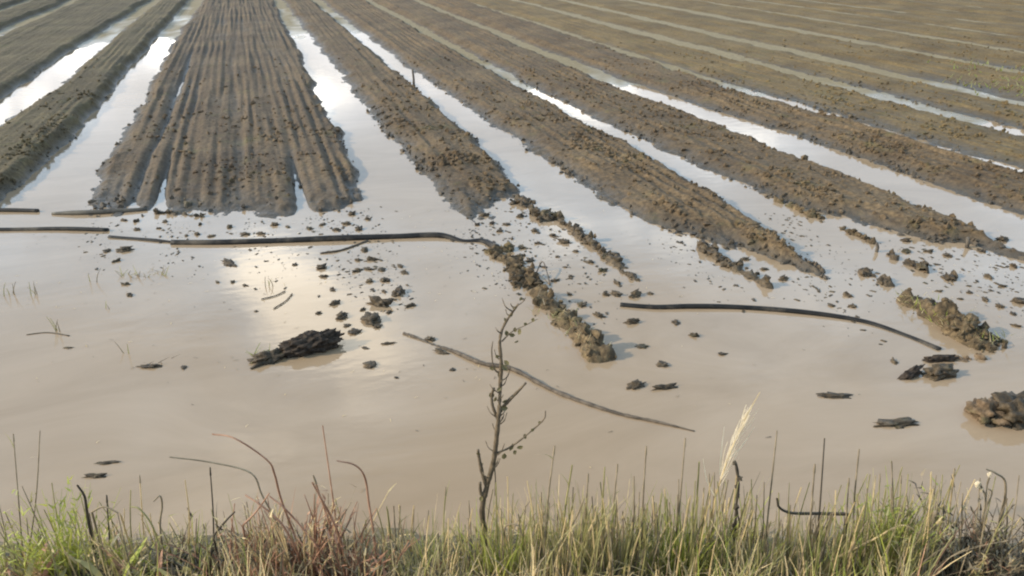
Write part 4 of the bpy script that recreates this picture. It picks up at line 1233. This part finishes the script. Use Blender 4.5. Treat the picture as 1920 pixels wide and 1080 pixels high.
# ------------------------------------------------------------------ straw flecks and scum afloat
S = Blades()
spots = [(700, 480, 130, 60, 130), (500, 430, 260, 14, 90), (1050, 480, 120, 70, 110), (250, 560, 160, 70, 70), (1500, 520, 200, 60, 80), (1850, 560, 60, 60, 60), (800, 700, 500, 80, 60)]
for x0, y0, sx, sy, n in spots:
    for i in range(n):
        p = gp(RND.gauss(x0, sx), min(960, max(395, RND.gauss(y0, sy))), 0.003)
        a = RND.uniform(0, 6.28); ln = RND.uniform(0.004, 0.018)
        dv = Vector((math.cos(a), math.sin(a), 0)); sd = Vector((-dv.y, dv.x, 0))
        S.ribbon([p - dv * ln, p + sd * ln * 0.12 + Vector((0, 0, 0.002)), p + dv * ln], RND.uniform(0.001, 0.003), 0.001, i % 3, sd)
tag(S.build('floating_debris', ['brown', 'dark', 'straw']), 'tiny straw flecks and scum floating on the water', 'debris', None, 'stuff')

# ------------------------------------------------------------------ trails of half-sunk mud specks running on from the bed ends
xs, ys = [], []
trails = [((-1.5, 7.9), (-1.35, 6.6), 0.10, 60), ((-0.9, 7.7), (-0.7, 6.3), 0.12, 80), ((-0.2, 7.5), (0.0, 6.0), 0.12, 90), ((0.45, 7.5), (0.55, 5.6), 0.12, 150), ((0.85, 7.6), (0.80, 5.2), 0.10, 150),
          ((1.7, 6.7), (1.6, 5.2), 0.12, 120), ((2.0, 6.8), (2.0, 4.6), 0.16, 160), ((2.4, 7.2), (2.35, 4.8), 0.12, 170), ((3.4, 5.9), (3.2, 4.6), 0.12, 90), ((3.9, 4.8), (3.8, 3.9), 0.10, 70),
          ((4.6, 6.2), (4.3, 4.2), 0.12, 120), ((5.2, 5.2), (5.0, 3.7), 0.16, 130), ((5.7, 4.9), (5.4, 3.6), 0.16, 110)]
for (ax, ay), (bx, by), sd_, n in trails:
    q = RNG.random(n) ** 1.4
    xs.append(ax + (bx - ax) * q + RNG.normal(0, sd_, n)); ys.append(ay + (by - ay) * q + RNG.normal(0, 0.08, n))
SX, SY_ = np.concatenate(xs), np.concatenate(ys)
box8 = np.array([(-1, -.5, -.3), (.9, -.7, -.3), (1.1, .6, -.3), (-.7, .8, -.3), (-.5, -.3, .5), (.5, -.4, .6), (.5, .3, .4), (-.4, .4, .55)])
fq = np.array([(4, 5, 6, 7), (0, 1, 5, 4), (1, 2, 6, 5), (2, 3, 7, 6), (3, 0, 4, 7)])
q = len(SX)
sz = 0.005 + 0.017 * RNG.random(q) ** 2.5
an = RNG.normal(math.pi / 2, 0.6, q)
v = box8[None] * (0.7 + 0.6 * RNG.random((q, 8, 3))) * sz[:, None, None] * np.array([1.5, 0.9, 0.55])
vx = v[..., 0] * np.cos(an)[:, None] - v[..., 1] * np.sin(an)[:, None]; vy = v[..., 0] * np.sin(an)[:, None] + v[..., 1] * np.cos(an)[:, None]
v = np.stack([vx + SX[:, None], vy + SY_[:, None], v[..., 2]], -1)
o = link('mud_specks', mesh_np('mud_specks', v.reshape(-1, 3), (fq[None] + 8 * np.arange(q)[:, None, None]).reshape(-1, 4), M['lump'], True))
tag(o, 'trails of tiny half sunk mud specks running on from the bed ends', 'mud', None, 'stuff')
